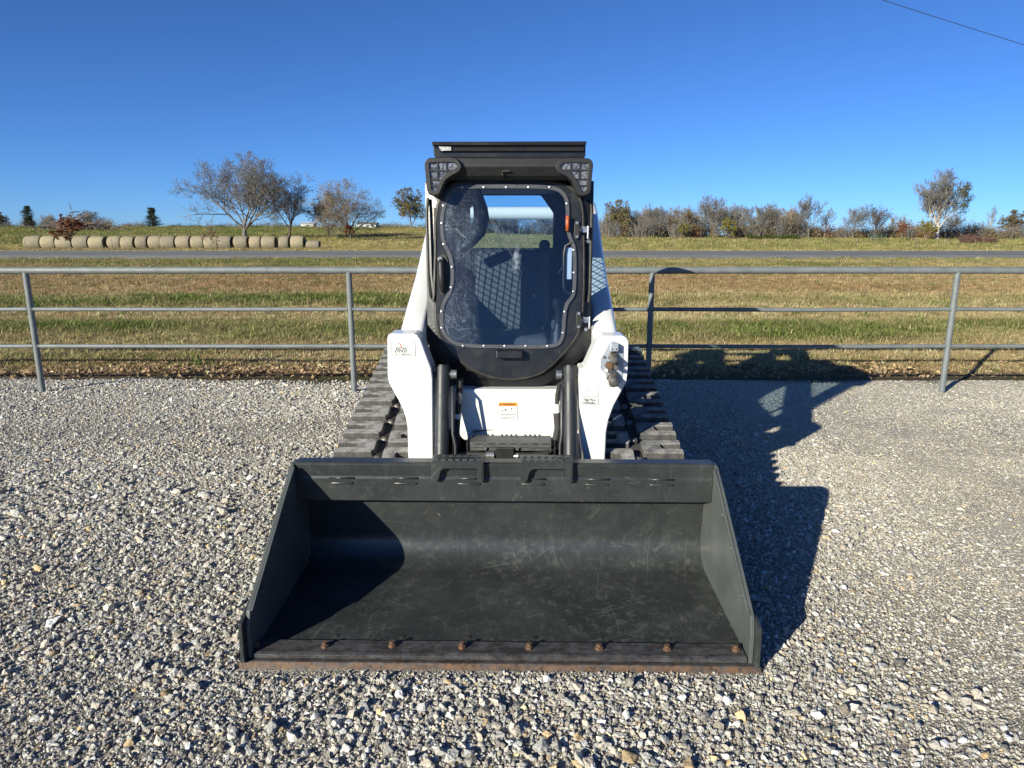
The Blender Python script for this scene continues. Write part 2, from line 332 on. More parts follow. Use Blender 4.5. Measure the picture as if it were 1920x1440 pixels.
def m_ground():
    t = NT('ground_soil_and_turf'); base = t.attr('gcol'); n1 = t.ramp(t.noise(3.0, 8, .7), .25, .75); n2 = t.ramp(t.noise(45, 5, .7), .25, .75)
    c = t.mix(1.0, base, t.mix(n1, (.72, .72, .72), (1.25, 1.25, 1.22)), 'MULTIPLY'); c = t.mix(1.0, c, t.mix(n2, (.62, .62, .62), (1.35, 1.35, 1.35)), 'MULTIPLY')
    v = t.n('ShaderNodeTexVoronoi'); v.inputs['Scale'].default_value = 120; t.l(t.co, v.inputs['Vector'])
    c = t.mix(.45, c, t.mix(1.0, c, t.mix(t.ramp(v.outputs['Distance'], .15, .6), (1.5, 1.5, 1.5), (.5, .5, .5)), 'MULTIPLY'))
    return t.done(t.bsdf(c, .95, 0, t.bump(t.math('ADD', t.noise(90, 5, .7), t.math('MULTIPLY', v.outputs['Distance'], -.8)), .9, .012), .15))
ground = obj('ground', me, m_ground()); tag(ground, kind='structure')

# road with edge and centre lines
def strip(name, y0, y1, m, dz, x0=-900, x1=900, edge=.0):
    xs = np.concatenate([np.arange(x0, -120, 20), np.arange(-120, 120, 4), np.arange(120, x1+1, 20)]); vs = []
    zr = .622
    for x in xs: vs += [(x, y0-edge, zr+dz-.25*edge), (x, y0, zr+dz), (x, y1, zr+dz), (x, y1+edge, zr+dz-.25*edge)]
    fs = []
    for i in range(len(xs)-1):
        for k in range(3): fs.append((4*i+k, 4*i+4+k, 4*i+5+k, 4*i+1+k))
    b = MB(); b.add(vs, fs); o = b.build(name, m); return tag(o, kind='structure')
strip('road', 34, 46, simple('worn_asphalt', (.16, .155, .145), (.21, .205, .19), .8, .85, 0, .4, 40, .3), .05, edge=.5)
linepaint = simple('road_line_paint', (.70, .69, .64), (.5, .49, .45), 3, .7)
strip('road_edge_line', 34.6, 34.95, linepaint, .055); strip('road_edge_line', 45.2, 45.4, linepaint, .055)
for yy in (39.75, 40.1): strip('road_centre_line', yy, yy+.14, simple('yellow_line_paint', (.55, .42, .08), (.4, .33, .1), 3, .7), .055)

# ------------------------------------------------------------------ scattering
def scatter_tree(name, coll):
    g = bpy.data.node_groups.new(name, 'GeometryNodeTree')
    g.interface.new_socket('Geometry', in_out='INPUT', socket_type='NodeSocketGeometry'); g.interface.new_socket('Geometry', in_out='OUTPUT', socket_type='NodeSocketGeometry')
    N = g.nodes.new; gi = N('NodeGroupInput'); go = N('NodeGroupOutput'); ip = N('GeometryNodeInstanceOnPoints'); ci = N('GeometryNodeCollectionInfo')
    ci.inputs['Collection'].default_value = coll; ci.inputs['Separate Children'].default_value = True; ci.inputs['Reset Children'].default_value = True
    def na(n, t): k = N('GeometryNodeInputNamedAttribute'); k.data_type = t; k.inputs['Name'].default_value = n; return k.outputs['Attribute']
    L = g.links.new; L(gi.outputs[0], ip.inputs['Points']); L(ci.outputs[0], ip.inputs['Instance']); ip.inputs['Pick Instance'].default_value = True
    L(na('pick', 'INT'), ip.inputs['Instance Index']); L(na('rot', 'FLOAT_VECTOR'), ip.inputs['Rotation']); L(na('scl', 'FLOAT_VECTOR'), ip.inputs['Scale']); L(ip.outputs[0], go.inputs[0]); return g
def scatter(name, P, rot, scl, pick, col, protos, parent=None):
    coll = bpy.data.collections.new(name + '_kinds')
    for o in protos: coll.objects.link(o)
    me = bpy.data.meshes.new(name); me.vertices.add(len(P)); me.vertices.foreach_set('co', np.asarray(P, np.float32).ravel())
    for n, a in (('rot', rot), ('scl', scl), ('col', col)): me.attributes.new(n, 'FLOAT_VECTOR', 'POINT').data.foreach_set('vector', np.asarray(a, np.float32).ravel())
    me.attributes.new('pick', 'INT', 'POINT').data.foreach_set('value', np.asarray(pick, np.int32))
    o = obj(name, me, None, parent); md = o.modifiers.new('scatter', 'NODES'); md.node_group = scatter_tree(name, coll); return tag(o, kind='stuff')
rng = np.random.default_rng(7)
def m_stone():
    t = NT('crushed_limestone'); c = t.attr('col', 'INSTANCER'); n = t.ramp(t.noise(1.6, 5, .7), .25, .75)
    c = t.mix(1.0, c, t.mix(n, (.72, .72, .72), (1.2, 1.18, 1.14)), 'MULTIPLY'); return t.done(t.bsdf(c, .88, 0, t.bump(t.noise(3.5, 4), .35, .15), .25))
stone_m = m_stone(); stones = []
for k in range(8):
    r = random.Random(100+k); bm = bmesh.new()
    for i in range(15):
        d = Vector((r.gauss(0, 1), r.gauss(0, 1), r.gauss(0, 1))).normalized()*r.uniform(.42, .55); bm.verts.new((d.x*r.uniform(.9, 1.15), d.y*.85, d.z*.72))
    h = bmesh.ops.convex_hull(bm, input=bm.verts); bmesh.ops.delete(bm, geom=list({g for g in h['geom_interior'] + h['geom_unused'] if isinstance(g, bmesh.types.BMVert)}), context='VERTS')
    bmesh.ops.recalc_face_normals(bm, faces=bm.faces); me = bpy.data.meshes.new('stone'); bm.to_mesh(me); bm.free(); stones.append(obj('stone', me, stone_m, None, False))
def gravel_points(n, y0, y1, size, spread, dens, seed, lim=1.0):
    r = np.random.default_rng(seed); Y = np.sqrt(r.uniform(y0**2, y1**2, n)); X = r.uniform(-1, 1, n)*(.80*Y+.35)
    stony = fbm(X*.9, Y*.9, 61, 3); big = fbm(X*.33, Y*.5, 67, 2); right = sstep(1.0, 3.2, X)*sstep(1.8, 3.0, Y)
    keep = r.uniform(0, 1, n) < np.clip(dens*(.30+1.5*np.clip(stony*1.25-.1, 0, 1))*(1-(.45 if size > .016 else .0)*right)*lerp(.55+.9*big, .85, right*.6), 0, lim)
    rut = np.exp(-((Y-6.35-.12*X)/.28)**2)*sstep(-.9, -1.6, X)
    keep &= r.uniform(0, 1, n) > .75*rut
    keep &= Y < edge_y(X) + r.normal(-.02, .17, n)
    keep &= ~((np.abs(X+.05) < 1.06) & (Y > (2.40 if size > .012 else 2.45)) & (Y < 3.35))
    sandm = sstep(2.0, 4.0, X)*sstep(7.0, 4.5, Y)*np.clip(fbm(X*1.6, Y*1.6, 51, 4)*2.4-.7, 0, .85); keep &= r.uniform(0, 1, n) > .85*sandm
    X, Y = X[keep], Y[keep]; n = len(X); right = right[keep]; s = size*np.exp(r.normal(0, spread, n))*(1-.28*right)
    s *= lerp(.80, 1.25, np.clip(fbm(X*.5+7, Y*.5, 71, 2)*1.6-.3, 0, 1))
    flat = lerp(1.0, .68, right)*r.uniform(.7, 1.1, n)
    P = np.stack([X, Y, terrain(X, Y) + s*flat*.36*lerp(.55, .12, right)*r.uniform(.2, 1.15, n)], -1)
    rot = np.stack([r.normal(0, .5, n)*(1-.6*right), r.normal(0, .5, n)*(1-.6*right), r.uniform(0, 6.28, n)], -1); scl = np.stack([s, s*r.uniform(.7, 1.05, n), s*flat], -1)
    v = np.exp(r.normal(-.86, .30, n))[:, None]; tone = r.uniform(0, 1, n)[:, None]
    tint = np.where(tone < .30, np.array([[.98, 1.0, 1.01]]), np.where(tone < .68, np.array([[1.02, .995, .95]]), np.where(tone < .965, np.array([[1.08, 1.0, .88]]), np.array([[1.30, 1.0, .62]]))))
    warm = np.array([[1.03, 1.0, .94]]) + np.outer(right, [.07, .02, -.06]); col = np.clip(v*tint*warm*(1+.22*right[:, None]),   .05, .68); return P, rot, scl, r.integers(0, 8, n), col
sets = [gravel_points(42000, 1.7, 8.4, .031, .32, .30, 1), gravel_points(250000, 1.7, 8.4, .0172, .34, .92, 2), gravel_points(230000, 1.7, 5.2, .0092, .3, .95, 3, .9), gravel_points(150000, 4.4, 8.5, .0135, .3, .85, 4)]
gravel = scatter('gravel', *[np.concatenate([s[i] for s in sets]) for i in range(5)], stones)
gravel['label'] = 'loose grey and tan crushed stone covering the yard'

# grass tufts and fallen leaves
def m_inst(name, rough=.8, trans=.25):
    t = NT(name); c = t.attr('col', 'INSTANCER'); c = t.mix(1.0, c, t.mix(t.ramp(t.noise(30, 2), .3, .7), (.8, .8, .8), (1.2, 1.2, 1.2)), 'MULTIPLY')
    b = t.bsdf(c, rough, 0, None, .2); tl = t.n('ShaderNodeBsdfTranslucent'); t.l(c, tl.inputs[0]); m = t.n('ShaderNodeMixShader'); m.inputs[0].default_value = trans; t.l(b, m.inputs[1]); t.l(tl.outputs[0], m.inputs[2]); return t.done(m.outputs[0])
grass_m = m_inst('grass_blades'); tufts = []
for k in range(5):
    r = random.Random(k); b = MB()
    for i in range(26):
        a = r.uniform(0, 6.28); d = r.uniform(0, .10); x, y = d*math.cos(a), d*math.sin(a); ln = r.uniform(.35, 1.0)*.075; a2 = r.uniform(0, 6.28); le = r.uniform(.2, 1.3); w = r.uniform(.0018, .0034)
        dx, dy = math.cos(a2), math.sin(a2); px, py = -dy*w, dx*w
        b.add([(x-px, y-py, -.01), (x+px, y+py, -.01), (x+dx*ln*le*.4+px*.8, y+dy*ln*le*.4+py*.8, ln*.6), (x+dx*ln*le*.4-px*.8, y+dy*ln*le*.4-py*.8, ln*.6), (x+dx*ln*le, y+dy*ln*le, ln*r.uniform(.75, 1.0))], [(0, 1, 2, 3), (3, 2, 4)])
    me = bpy.data.meshes.new('tuft'); me.from_pydata(b.v, [], b.f); tufts.append(obj('tuft', me, grass_m, None, False))
def grass_points(n, y0, y1, sc, seed):
    r = np.random.default_rng(seed); Y = np.sqrt(r.uniform(y0**2, y1**2, n)); X = r.uniform(-1, 1, n)*(.80*Y+.6)
    keep = (Y > 8.55 + .5*fbm(X*1.5, X*0, 77)) & (r.uniform(0, 1, n) < sstep(8.6, 9.6, Y)*.9+.1) & ~((Y > 33.3) & (Y < 46.7)); X, Y = X[keep], Y[keep]; n = len(X)
    g = green(X, Y); s = sc*np.exp(r.normal(0, .25, n))*(.75+.6*g)*(.7+.7*fbm(X*2, Y*2, 81, 2))
    col = grass_col(X, Y)*np.exp(r.normal(.12, .22, n))[:, None]; flip = r.uniform(0, 1, n)
    col = np.where((flip < .16)[:, None], np.array([[.42, .33, .18]])*np.exp(r.normal(0, .2, n))[:, None], col); col = np.where((flip > .93)[:, None], np.array([[.10, .16, .03]]), col)
    return np.stack([X, Y, terrain(X, Y)], -1), np.stack([r.normal(0, .1, n), r.normal(0, .1, n), r.uniform(0, 6.28, n)], -1), np.stack([s*1.15, s*1.15, s], -1), r.integers(0, 5, n), np.clip(col, .01, .6)
gs = [grass_points(42000, 8.5, 14, .9, 11), grass_points(60000, 14, 33.5, 1.25, 12), grass_points(40000, 46.5, 82, 2.6, 13), grass_points(70000, 82, 205, 4.2, 14)]
grass = scatter('grass', *[np.concatenate([s[i] for s in gs]) for i in range(5)], tufts); grass['label'] = 'short mown green and straw coloured grass between yard and road'
leafm = m_inst('dead_leaves', .75, .2); lv = []
for k in range(4):
    r = random.Random(40+k); b = MB(); c = r.uniform(.2, .5)
    b.add([(-.5, 0, 0), (-.15, .28, c*.3), (.25, .22, c*.25), (.5, 0, r.uniform(-.05, .2)), (.25, -.22, c*.3), (-.15, -.28, c*.22), (0, 0, -.04)], [(0, 6, 1), (1, 6, 2), (2, 6, 3), (3, 6, 4), (4, 6, 5), (5, 6, 0)])
    me = bpy.data.meshes.new('leaf'); me.from_pydata(b.v, [], b.f); lv.append(obj('leaf', me, leafm, None, False))
n = 9000; Y = 8.95 + rng.normal(0, .28, n); X = rng.uniform(-8, 8, n); k = (Y > 8.35) & (rng.uniform(0, 1, n) < np.clip(fbm(X*.8, Y*2, 91, 3)*2.6-.7, .05, 1)*np.where(X > 1.0, .45, 1)); X, Y = X[k], Y[k]
n2 = 1300; X = np.concatenate([X, rng.uniform(-9, 9, n2)]); Y = np.concatenate([Y, rng.uniform(8.3, 12.5, n2)]); n = len(X); s = rng.uniform(.035, .085, n)
col = np.array([[.31, .215, .125]])*np.exp(rng.normal(0, .3, n))[:, None]*np.where(rng.uniform(0, 1, n) < .25, 1.5, 1)[:, None]
leaves = scatter('fallen_leaves', np.stack([X, Y, terrain(X, Y)+.012+rng.uniform(0, .03, n)], -1), np.stack([rng.normal(0, .5, n), rng.normal(0, .5, n), rng.uniform(0, 6.28, n)], -1), np.stack([s, s, s], -1), rng.integers(0, 4, n), np.clip(col, .02, .6), lv); leaves['label'] = 'dry brown leaves lying along the edge of the gravel'
# ------------------------------------------------------------------ pipe fence
fence = empty('pipe_fence', (0, 7.45, 0))
tag(fence, 'grey welded pipe fence with three rails between gravel yard and grass', 'fence')
for i, x in enumerate((-8.41, -5.17, -1.735, 1.49, 4.735, 7.98)):
    zb = -.12; b = MB(); b.tube([(x, 0, zb), (x, 0, 1.32)], .031, 16)
    po = b.build('post', M['pipe'], fence)
    for z in (.517, .917):                                  # saddle welds
        for e in (-1, 1): b = MB(); b.tube([(x+e*.036, 0, z), (x+e*.030, 0, z)], .026, 12); b.build('weld', M['pipe'], po)
xs = [-9.5, -2.62, 3.4, 9.5]
for a, c in zip(xs[:-1], xs[1:]):
    b = MB(); b.tube([(a+.001, 0, 1.332), ((a+c)/2, 0, 1.327), (c-.001, 0, 1.332)], .0365, 18); b.build('top_rail', M['pipe'], fence)
b = MB(); b.tube([(-2.65, 0, 1.332), (-2.59, 0, 1.332)], .039, 18); b.build('rail_joint', M['pipe'], fence)
for z in (.517, .917):
    px = [-9.5, -8.41, -5.17, -1.735, 1.49, 4.735, 7.98, 9.5]
    for i, (a, c) in enumerate(zip(px[:-1], px[1:])):
        b = MB(); dz = .006*((i*7) % 3-1); b.tube([(a+.02, 0, z), ((a+c)/2, 0, z-.008+dz), (c-.02, 0, z)], .0215, 12); b.build('rail', M['pipe'], fence)

# ------------------------------------------------------------------ compact track loader
ld = empty('compact_track_loader', (-.015, 4.0, 0), R(-1.0))
tag(ld, 'white and black compact track loader with a wide black bucket lowered on the gravel', 'track loader')
def part(b, name, m, parent=None, w=0, seg=2):
    o = b.build(name, M[m] if isinstance(m, str) else m, parent or ld)
    return bev(o, w, seg) if w else o
def sx(pts, s): return [(x*s, z) for x, z in pts]
def text(body, size, loc, m, parent, shear=0, sx_=1, name='lettering'):
    c = bpy.data.curves.new(name, 'FONT'); c.body = body; c.size = size; c.shear = shear; c.extrude = .0002; c.materials.append(M[m]); c.offset = size*.028
    t0 = bpy.data.objects.new(name, c); me_ = bpy.data.meshes.new_from_object(t0); bpy.data.objects.remove(t0); o = bpy.data.objects.new(name, me_); COL.objects.link(o); o['kind'] = 'stuff'; o.parent = parent; o.location = loc; o.rotation_euler = (R(90), 0, 0); o.scale = (sx_, 1, 1); return o

# --- bucket: floor, curved back (profile in y,z; y=0 is the loader's origin)
inner = [(-1.49, .043), (-1.42, .046), (-.83, .070)]
ca, rc = (-.815, .205), .135
for k in range(13):
    a = R(lerp(-92, 8, k/12)); inner.append((ca[0]+rc*math.cos(a), ca[1]+rc*math.sin(a)))
inner += [(-.692, .34), (-.715, .475)]
th = .010; out = []
for i, p in enumerate(inner):
    a = inner[max(i-1, 0)]; c = inner[min(i+1, len(inner)-1)]; ty, tz = c[0]-a[0], c[1]-a[1]; L = math.hypot(ty, tz); out.append((p[0]+tz/L*th, p[1]-ty/L*th))
b = MB(); W = 1.0; BX = -.0
prof = inner + out[::-1]
b.prism_x(prof, -W, W, True); bucket = part(b, 'bucket', 'bucket')
bucket.location = (-.012, -.008, -.010); bucket.scale = (1, 1, .975)
m = bucket.modifiers.new('split', 'EDGE_SPLIT'); m.split_angle = R(40)
tag(bucket, 'scratched black bucket with rusty bolted cutting edge')
side = [(-.845, .655), (-.965, .585), (-1.475, .235), (-1.495, .16), (-1.495, .03), (-1.42, .030), (-.83, .052), (-.72, .09), (-.668, .17), (-.66, .25), (-.672, .36), (-.71, .50), (-.74, .62), (-.78, .655)]
sideplate_m = simple('dusty_sheen_side_plate', (.065, .073, .069), (.10, .108, .102), 5, .40, 0, .1, 80)  # dusty bucket paint, its colour lightened to carry the sun's sheen
for s in (-1, 1):
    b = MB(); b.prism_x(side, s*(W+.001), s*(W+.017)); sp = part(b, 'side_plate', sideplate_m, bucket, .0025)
    wear = [(-1.30, .28), (-1.525, .205), (-1.53, .035), (-1.50, .012), (-1.25, .012), (-1.20, .08)]
    b = MB(); b.prism_x(wear, s*(W+.018), s*(W+.034)); part(b, 'side_wear_plate', 'bucket', bucket, .0025)
    ra = [(-.985, .573), (-1.475, .237), (-1.487, .230), (-.975, .592)]      # reinforcing lip on the raked edge
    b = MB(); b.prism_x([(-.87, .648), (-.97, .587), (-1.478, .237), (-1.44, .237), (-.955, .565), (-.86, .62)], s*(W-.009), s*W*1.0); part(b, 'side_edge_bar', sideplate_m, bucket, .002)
    for (yy, zz) in ((-1.05, .49), (-1.2, .40), (-1.36, .26)):
        b = MB(); b.cyl((s*(W-.013), yy, zz), (s*(W-.001), yy, zz), .007, 10); part(b, 'rivet', 'zinc', bucket)
# top box section with folded upper face
top = [(-.838, .462), (-.842, .577), (-.836, .588)] + [(-.815+.02*math.cos(R(a))-.012, .642+.02*math.sin(R(a))) for a in (150, 120, 95)] + [(-.770, .662), (-.735, .60), (-.716, .476), (-.72, .462)]
b = MB(); b.prism_x(top, -W, W); part(b, 'top_box', 'bucket', bucket, .003)
for i in range(6):
    xc = -.778 + i*.3065
    b = MB(); b.tube([(xc-.05, -.8445, .556), (xc-.045, -.848, .556), (xc+.045, -.848, .556), (xc+.05, -.8445, .556)], .0055, 8); part(b, 'plug_weld', 'bucket', bucket)
    b = MB(); b.tube([(xc-.06, -.843, .582), (xc+.06, -.843, .582)], .005, 6); part(b, 'weld_bead', 'bucket', bucket)
for xc in (-.217, .205):                                    # serrated steps folded over the top
    b = MB(); w2 = .124
    pl = [(xc-w2, .676), (xc+w2, .676), (xc+w2, .590), (xc+w2-.006, .574), (xc+w2-.03, .574), (xc+w2-.03, .642), (xc-w2+.06, .642), (xc-w2+.045, .628), (xc-w2+.034, .586), (xc-w2+.02, .574), (xc-w2, .578)]
    b.prism_y(pl, -.872, -.864); b.box((xc-w2, -.872, .671), (xc+w2, -.76, .679)); st = part(b, 'step_bracket', 'bucket', bucket, .002)
    b = MB()
    for k in range(7):
        x = xc-w2+.022+k*.034; b.add([(x-.012, -.86, .679), (x+.012, -.86, .679), (x+.012, -.85, .679), (x-.012, -.85, .679), (x-.008, -.857, .687), (x+.008, -.857, .687), (x+.008, -.853, .687), (x-.008, -.853, .687)], [(0,1,5,4),(1,2,6,5),(2,3,7,6),(3,0,4,7),(4,5,6,7)])
        b.add([(x-.012, -.80, .679), (x+.012, -.80, .679), (x+.012, -.79, .679), (x-.012, -.79, .679), (x, -.795, .687)], [(0,1,4),(1,2,4),(2,3,4),(3,0,4)])
    part(b, 'step_grip', 'bucket', bucket)['kind'] = 'stuff'
    b = MB(); b.box((xc+w2-.008, -.872, .58), (xc+w2+.0, -.835, .671)); part(b, 'step_gusset', 'bucket', bucket)
# bolt-on cutting edge
ce = [(-1.538, .004), (-1.530, .0), (-1.36, .003), (-1.36, .040), (-1.385, .056), (-1.40, .058), (-1.495, .049), (-1.508, .044)]
b = MB(); b.prism_x([(-1.540, .002), (-1.30, .008), (-1.30, .034), (-1.497, .030), (-1.512, .030)], -1.044, 1.044); part(b, 'cutting_edge', 'edge', bucket, .0015)
b = MB(); b.prism_x([(-1.497, .034), (-1.40, .040), (-1.395, .055), (-1.405, .060), (-1.485, .0555), (-1.497, .050)], -.995, .995); part(b, 'edge_backing_strip', 'edge', bucket, .0015)
for i in range(8):
    x = -.998 + i*.2805; x = min(x, .965); y = -1.445
    b = MB(); hx = random.Random(i*7+1); dz = hx.uniform(-.004, .002); b.tube([(0, 0, .056), (0, 0, .071+dz)], .017*hx.uniform(.93, 1.05), 6, True, False); b.tube([(0, 0, .070+dz), (hx.uniform(-.001, .001), 0, .082+dz)], .0105, 10); bo = part(b, 'bolt', 'rust', bucket); bo.location = (x+hx.uniform(-.004, .004), y+hx.uniform(-.003, .003), 0); bo.rotation_euler = (0, 0, hx.uniform(0, 1))
    b = MB(); b.cyl((x+.022, -1.355, .0485), (x+.022, -1.355, .0515), .0115, 14); part(b, 'bolt_hole', 'seal', bucket)
for xc in (-.217, .205): b = MB(); b.tube([(xc, -.7235, .452), (xc, -.716, .452)], .012, 12); part(b, 'rivet', 'bucket', bucket)
# quick coupler frame behind the bucket
b = MB(); b.box((-.45, -.665, .50), (.45, -.60, .55)); qc = part(b, 'quick_coupler', 'black', None, .004)
b = MB(); b.box((-.45, -.645, .12), (.45, -.59, .17)); part(b, 'coupler_bar', 'black', qc, .004)
for x in (-.40, .29): b = MB(); b.box((x, -.655, .172), (x+.11, -.585, .498)); part(b, 'coupler_post', 'black', qc, .004)

# --- tracks
circ = [(-.335, .262, .232), (1.20, .565, .262), (1.42, .232, .205)]
def hull_path(cs, n=260):
    P = [(y+r*math.cos(R(a)), z+r*math.sin(R(a))) for y, z, r in cs for a in range(0, 360, 4)]
    P = sorted(set(P)); cr = lambda o, a, b: (a[0]-o[0])*(b[1]-o[1])-(a[1]-o[1])*(b[0]-o[0]); lo = []; up = []
    for p in P:
        while len(lo) >= 2 and cr(lo[-2], lo[-1], p) <= 0: lo.pop()
        lo.append(p)
    for p in reversed(P):
        while len(up) >= 2 and cr(up[-2], up[-1], p) <= 0: up.pop()
        up.append(p)
    return along(lo[:-1]+up[:-1], n)
belt = hull_path(circ)
NL = 24; lugpos = along(belt, NL*2)
def lug_mesh(x0, x1, notch_out, seed):
    """one tread block: C-shaped in plan, x across the belt, y along it, z outwards"""
    r = random.Random(seed); L = .077; nn = .023; xm = lerp(x0, x1, .58) if notch_out else lerp(x1, x0, .55)
    if notch_out: o = [(x0, -L), (x1-.012, -L), (x1, -L+.018), (x1, L-.018), (x1-.012, L), (x0, L), (x0, nn+.004), (xm-.01, nn), (xm, 0), (xm-.01, -nn), (x0, -nn-.004)]
    else: o = [(x0, -L+.02), (x0+.012, -L), (x1, -L), (x1, -nn-.004), (xm+.01, -nn), (xm, 0), (xm+.01, nn), (x1, nn+.004), (x1, L), (x0+.012, L), (x0, L-.02)]
    n = len(o); cx = sum(p[0] for p in o)/n; v = [(x, y, -.004) for x, y in o] + [(x+(cx-x)*.05, y*.90 if abs(y) > .05 else y*1.25, .036+r.uniform(-.0015, .0015)) for x, y in o]
    b = MB(); b.add(v, [tuple(range(n-1, -1, -1)), tuple(range(n, 2*n))] + [(i, (i+1) % n, (i+1) % n+n, i+n) for i in range(n)])
    me = b.mesh('tread_lug'); me.materials.append(M['rubber']); return me
for s in (-1, 1):
    b = MB(); n = len(belt); c = [sum(p[i] for p in belt)/n for i in (0, 1)]
    ins = shrink(belt, .028); xa, xb = .535, .965
    b.rings([[(s*xa, y, z) for y, z in belt], [(s*xb, y, z) for y, z in belt], [(s*xb, y, z) for y, z in ins], [(s*xa, y, z) for y, z in ins], [(s*xa, y, z) for y, z in belt]], True, False, False)
    tr = part(b, 'rubber_track', 'belt')
    tag(tr, ('dusty rubber track in sunlight, beside the ' if s < 0 else 'shaded rubber track, beside the ') + ('boot with the joystick sticker' if s < 0 else 'hydraulic couplers'))
    om = [lug_mesh(.742, .968, False, 3), lug_mesh(.742, .968, False, 4)]; im = [lug_mesh(.532, .690, True, 5), lug_mesh(.532, .690, True, 6)]
    if s < 0:                                               # mirrored meshes for this side
        for me_ in om+im:
            for v in me_.vertices: v.co.x *= -1
            me_.flip_normals()
    for i in range(NL*2):
        p = lugpos[i]; a = lugpos[i-1]; c2 = lugpos[(i+1) % (NL*2)]; ang = math.atan2(c2[1]-a[1], c2[0]-a[0])
        # the hull runs anticlockwise in (y,z): outward normal is to the right of travel
        o = obj('tread_lug', (om if i % 2 == 0 else im)[(i//2) % 2], None, tr); ty, tz = math.cos(ang), math.sin(ang)
        Mx = Matrix(((1, 0, 0, 0), (0, -ty, tz, p[0]), (0, -tz, -ty, p[1]), (0, 0, 0, 1)))
        o.matrix_local = Mx
        if i % 2:                                           # drive window with its steel guide between the block columns
            b = MB(); b.tube([(s*.697, 0, .004), (s*.735, 0, .004)], .022, 8); g = b.build('drive_lug', M['steelgrey'], tr); g.matrix_local = Mx
            b = MB(); b.box((min(s*.697, s*.735), .03, -.003), (max(s*.697, s*.735), .065, .0015)); g = b.build('drive_window', M['seal'], tr); g.matrix_local = Mx
    for (y, z, r_) in circ: b = MB(); b.cyl((s*.58, y, z), (s*.90, y, z), r_-.035, 28); b.cyl((s*.57, y, z), (s*.915, y, z), .07, 16); part(b, 'track_wheel', 'black', tr)
    for k in range(4): y = .05+k*.32; b = MB(); b.cyl((s*.60, y, .135), (s*.88, y, .135), .095, 20); part(b, 'track_roller', 'black', tr)
    b = MB(); b.box((s*.62 if s > 0 else -.80, -.25, .22), (.80 if s > 0 else -.62, 1.3, .40)); part(b, 'track_frame', 'black', tr, .01)

# --- body: lower frame, front panel, engine cover, rear uprights
b = MB(); b.box((-.50, -.12, .28), (.50, 2.25, .80)); body = part(b, 'main_frame', 'white', None, .02)
b = MB(); b.prism_x([(1.12, .80), (1.12, 1.30), (1.25, 1.44), (2.25, 1.40), (2.36, 1.25), (2.36, .60), (2.25, .55)], -.46, .46); part(b, 'engine_cover', 'white', None, .02)
for s in (-1, 1):
    b = MB(); b.prism_x([(1.5, .75), (1.62, 1.35), (2.0, 1.72), (2.28, 1.72), (2.40, 1.4), (2.36, .65)], s*.475, s*.515); part(b, 'rear_upright', 'white', None, .006)
fp = [(-.325, .86), (-.315, .70), (-.29, .60), (-.25, .56), (.25, .56), (.29, .60), (.31, .70), (.325, .86)]
b = MB(); b.prism_y(fp, -.245, -.13); panel = part(b, 'front_panel', 'white', None, .018, 4)
tag(panel, 'white front panel with an orange warning sticker')
b = MB(); b.box((-.36, -.19, .38), (.36, -.12, .60)); part(b, 'lower_frame', 'black', None, .01)
# warning sticker
b = MB(); b.box((-.056, -.2463, .683), (.049, -.2452, .788)); stk = part(b, 'warning_sticker', 'sticker', panel)
b = MB(); b.box((-.0555, -.2472, .765), (.0485, -.2463, .787)); part(b, 'warning_band', 'stickorange', panel)
text('WARNING', .0185, (-.035, -.2476, .7695), 'ink', panel, 0, .80)
b = MB(); b.add([(-.051, -.2476, .7685), (-.038, -.2476, .7685), (-.0445, -.2476, .782)], [(0, 1, 2)]); part(b, 'warning_triangle', 'ink', panel)
b = MB()
for (x0, x1, z0, z1) in ((-.056, -.054, .683, .765), (.047, .049, .683, .765), (-.056, .049, .683, .6845), (-.056, .049, .727, .7285), (-.004, -.0025, .727, .765), (-.045, .04, .716, .7195), (-.045, .01, .708, .711), (-.045, .038, .699, .702), (-.045, .002, .692, .695), (-.04, -.03, .737, .742), (-.033, -.024, .752, .757), (-.022, -.012, .738, .750), (.012, .021, .745, .754), (.03, .042, .752, .756)):
    b.box((x0, -.2468, z0), (x1, -.2463, z1))
part(b, 'sticker_print', 'greyink', panel)['kind'] = 'stuff'
# mud streak and pads
b = MB(); b.prism_y([(-.205, .612), (-.19, .606), (-.17, .613), (-.10, .624), (-.06, .625), (-.10, .630), (-.165, .627), (-.195, .628)], -.2458, -.2450); part(b, 'mud_smear', simple('dried_mud', (.22, .17, .12), (.30, .25, .19), 60, .9), panel)
steelplate_m = simple('worn_step_steel', (.060, .062, .062), (.11, .11, .105), 30, .5, .2, .2, 120)
# service step plate with slots, hoses below it
b = MB(); b.prism_x([(-.40, .602), (-.30, .612), (-.295, .600), (-.39, .588), (-.40, .570)], -.205, .235); sp = part(b, 'service_step', steelplate_m, None, .003)
for x in (-.225, .25): b = MB(); b.box((x, -.40, .45), (x+.006, -.30, .60)); part(b, 'step_side_strap', 'cyl', sp)
b = MB(); b.box((-.205, -.385, .55), (.235, -.38, .588)); part(b, 'step_face', steelplate_m, sp)
for k in range(7): x = -.17+k*.06; b = MB(); b.box((x, -.402, .590), (x+.034, -.3995, .597)); part(b, 'step_slot', 'seal', sp)
for k in range(15):
    if k % 5 == 4: continue
    x = -.165+k*.026; b = MB(); b.tube([(x, -.305, .606), (x, -.305, .619)], [.009, .005], 6); part(b, 'grip_tooth', 'cyl', sp)
for x in (-.125, .05): b = MB(); b.tube([(x, -.40, .566), (x, -.375, .566)], .010, 10); part(b, 'step_bolt', 'zinc', sp)
b = MB(); b.tube([(-.30, -.36, .50), (-.22, -.39, .525), (-.12, -.40, .527)], .020, 12); h = part(b, 'hydraulic_hose', 'hose'); text('BOBCAT', .018, (-.215, -.4205, .520), 'sticker', h, 0, .9)
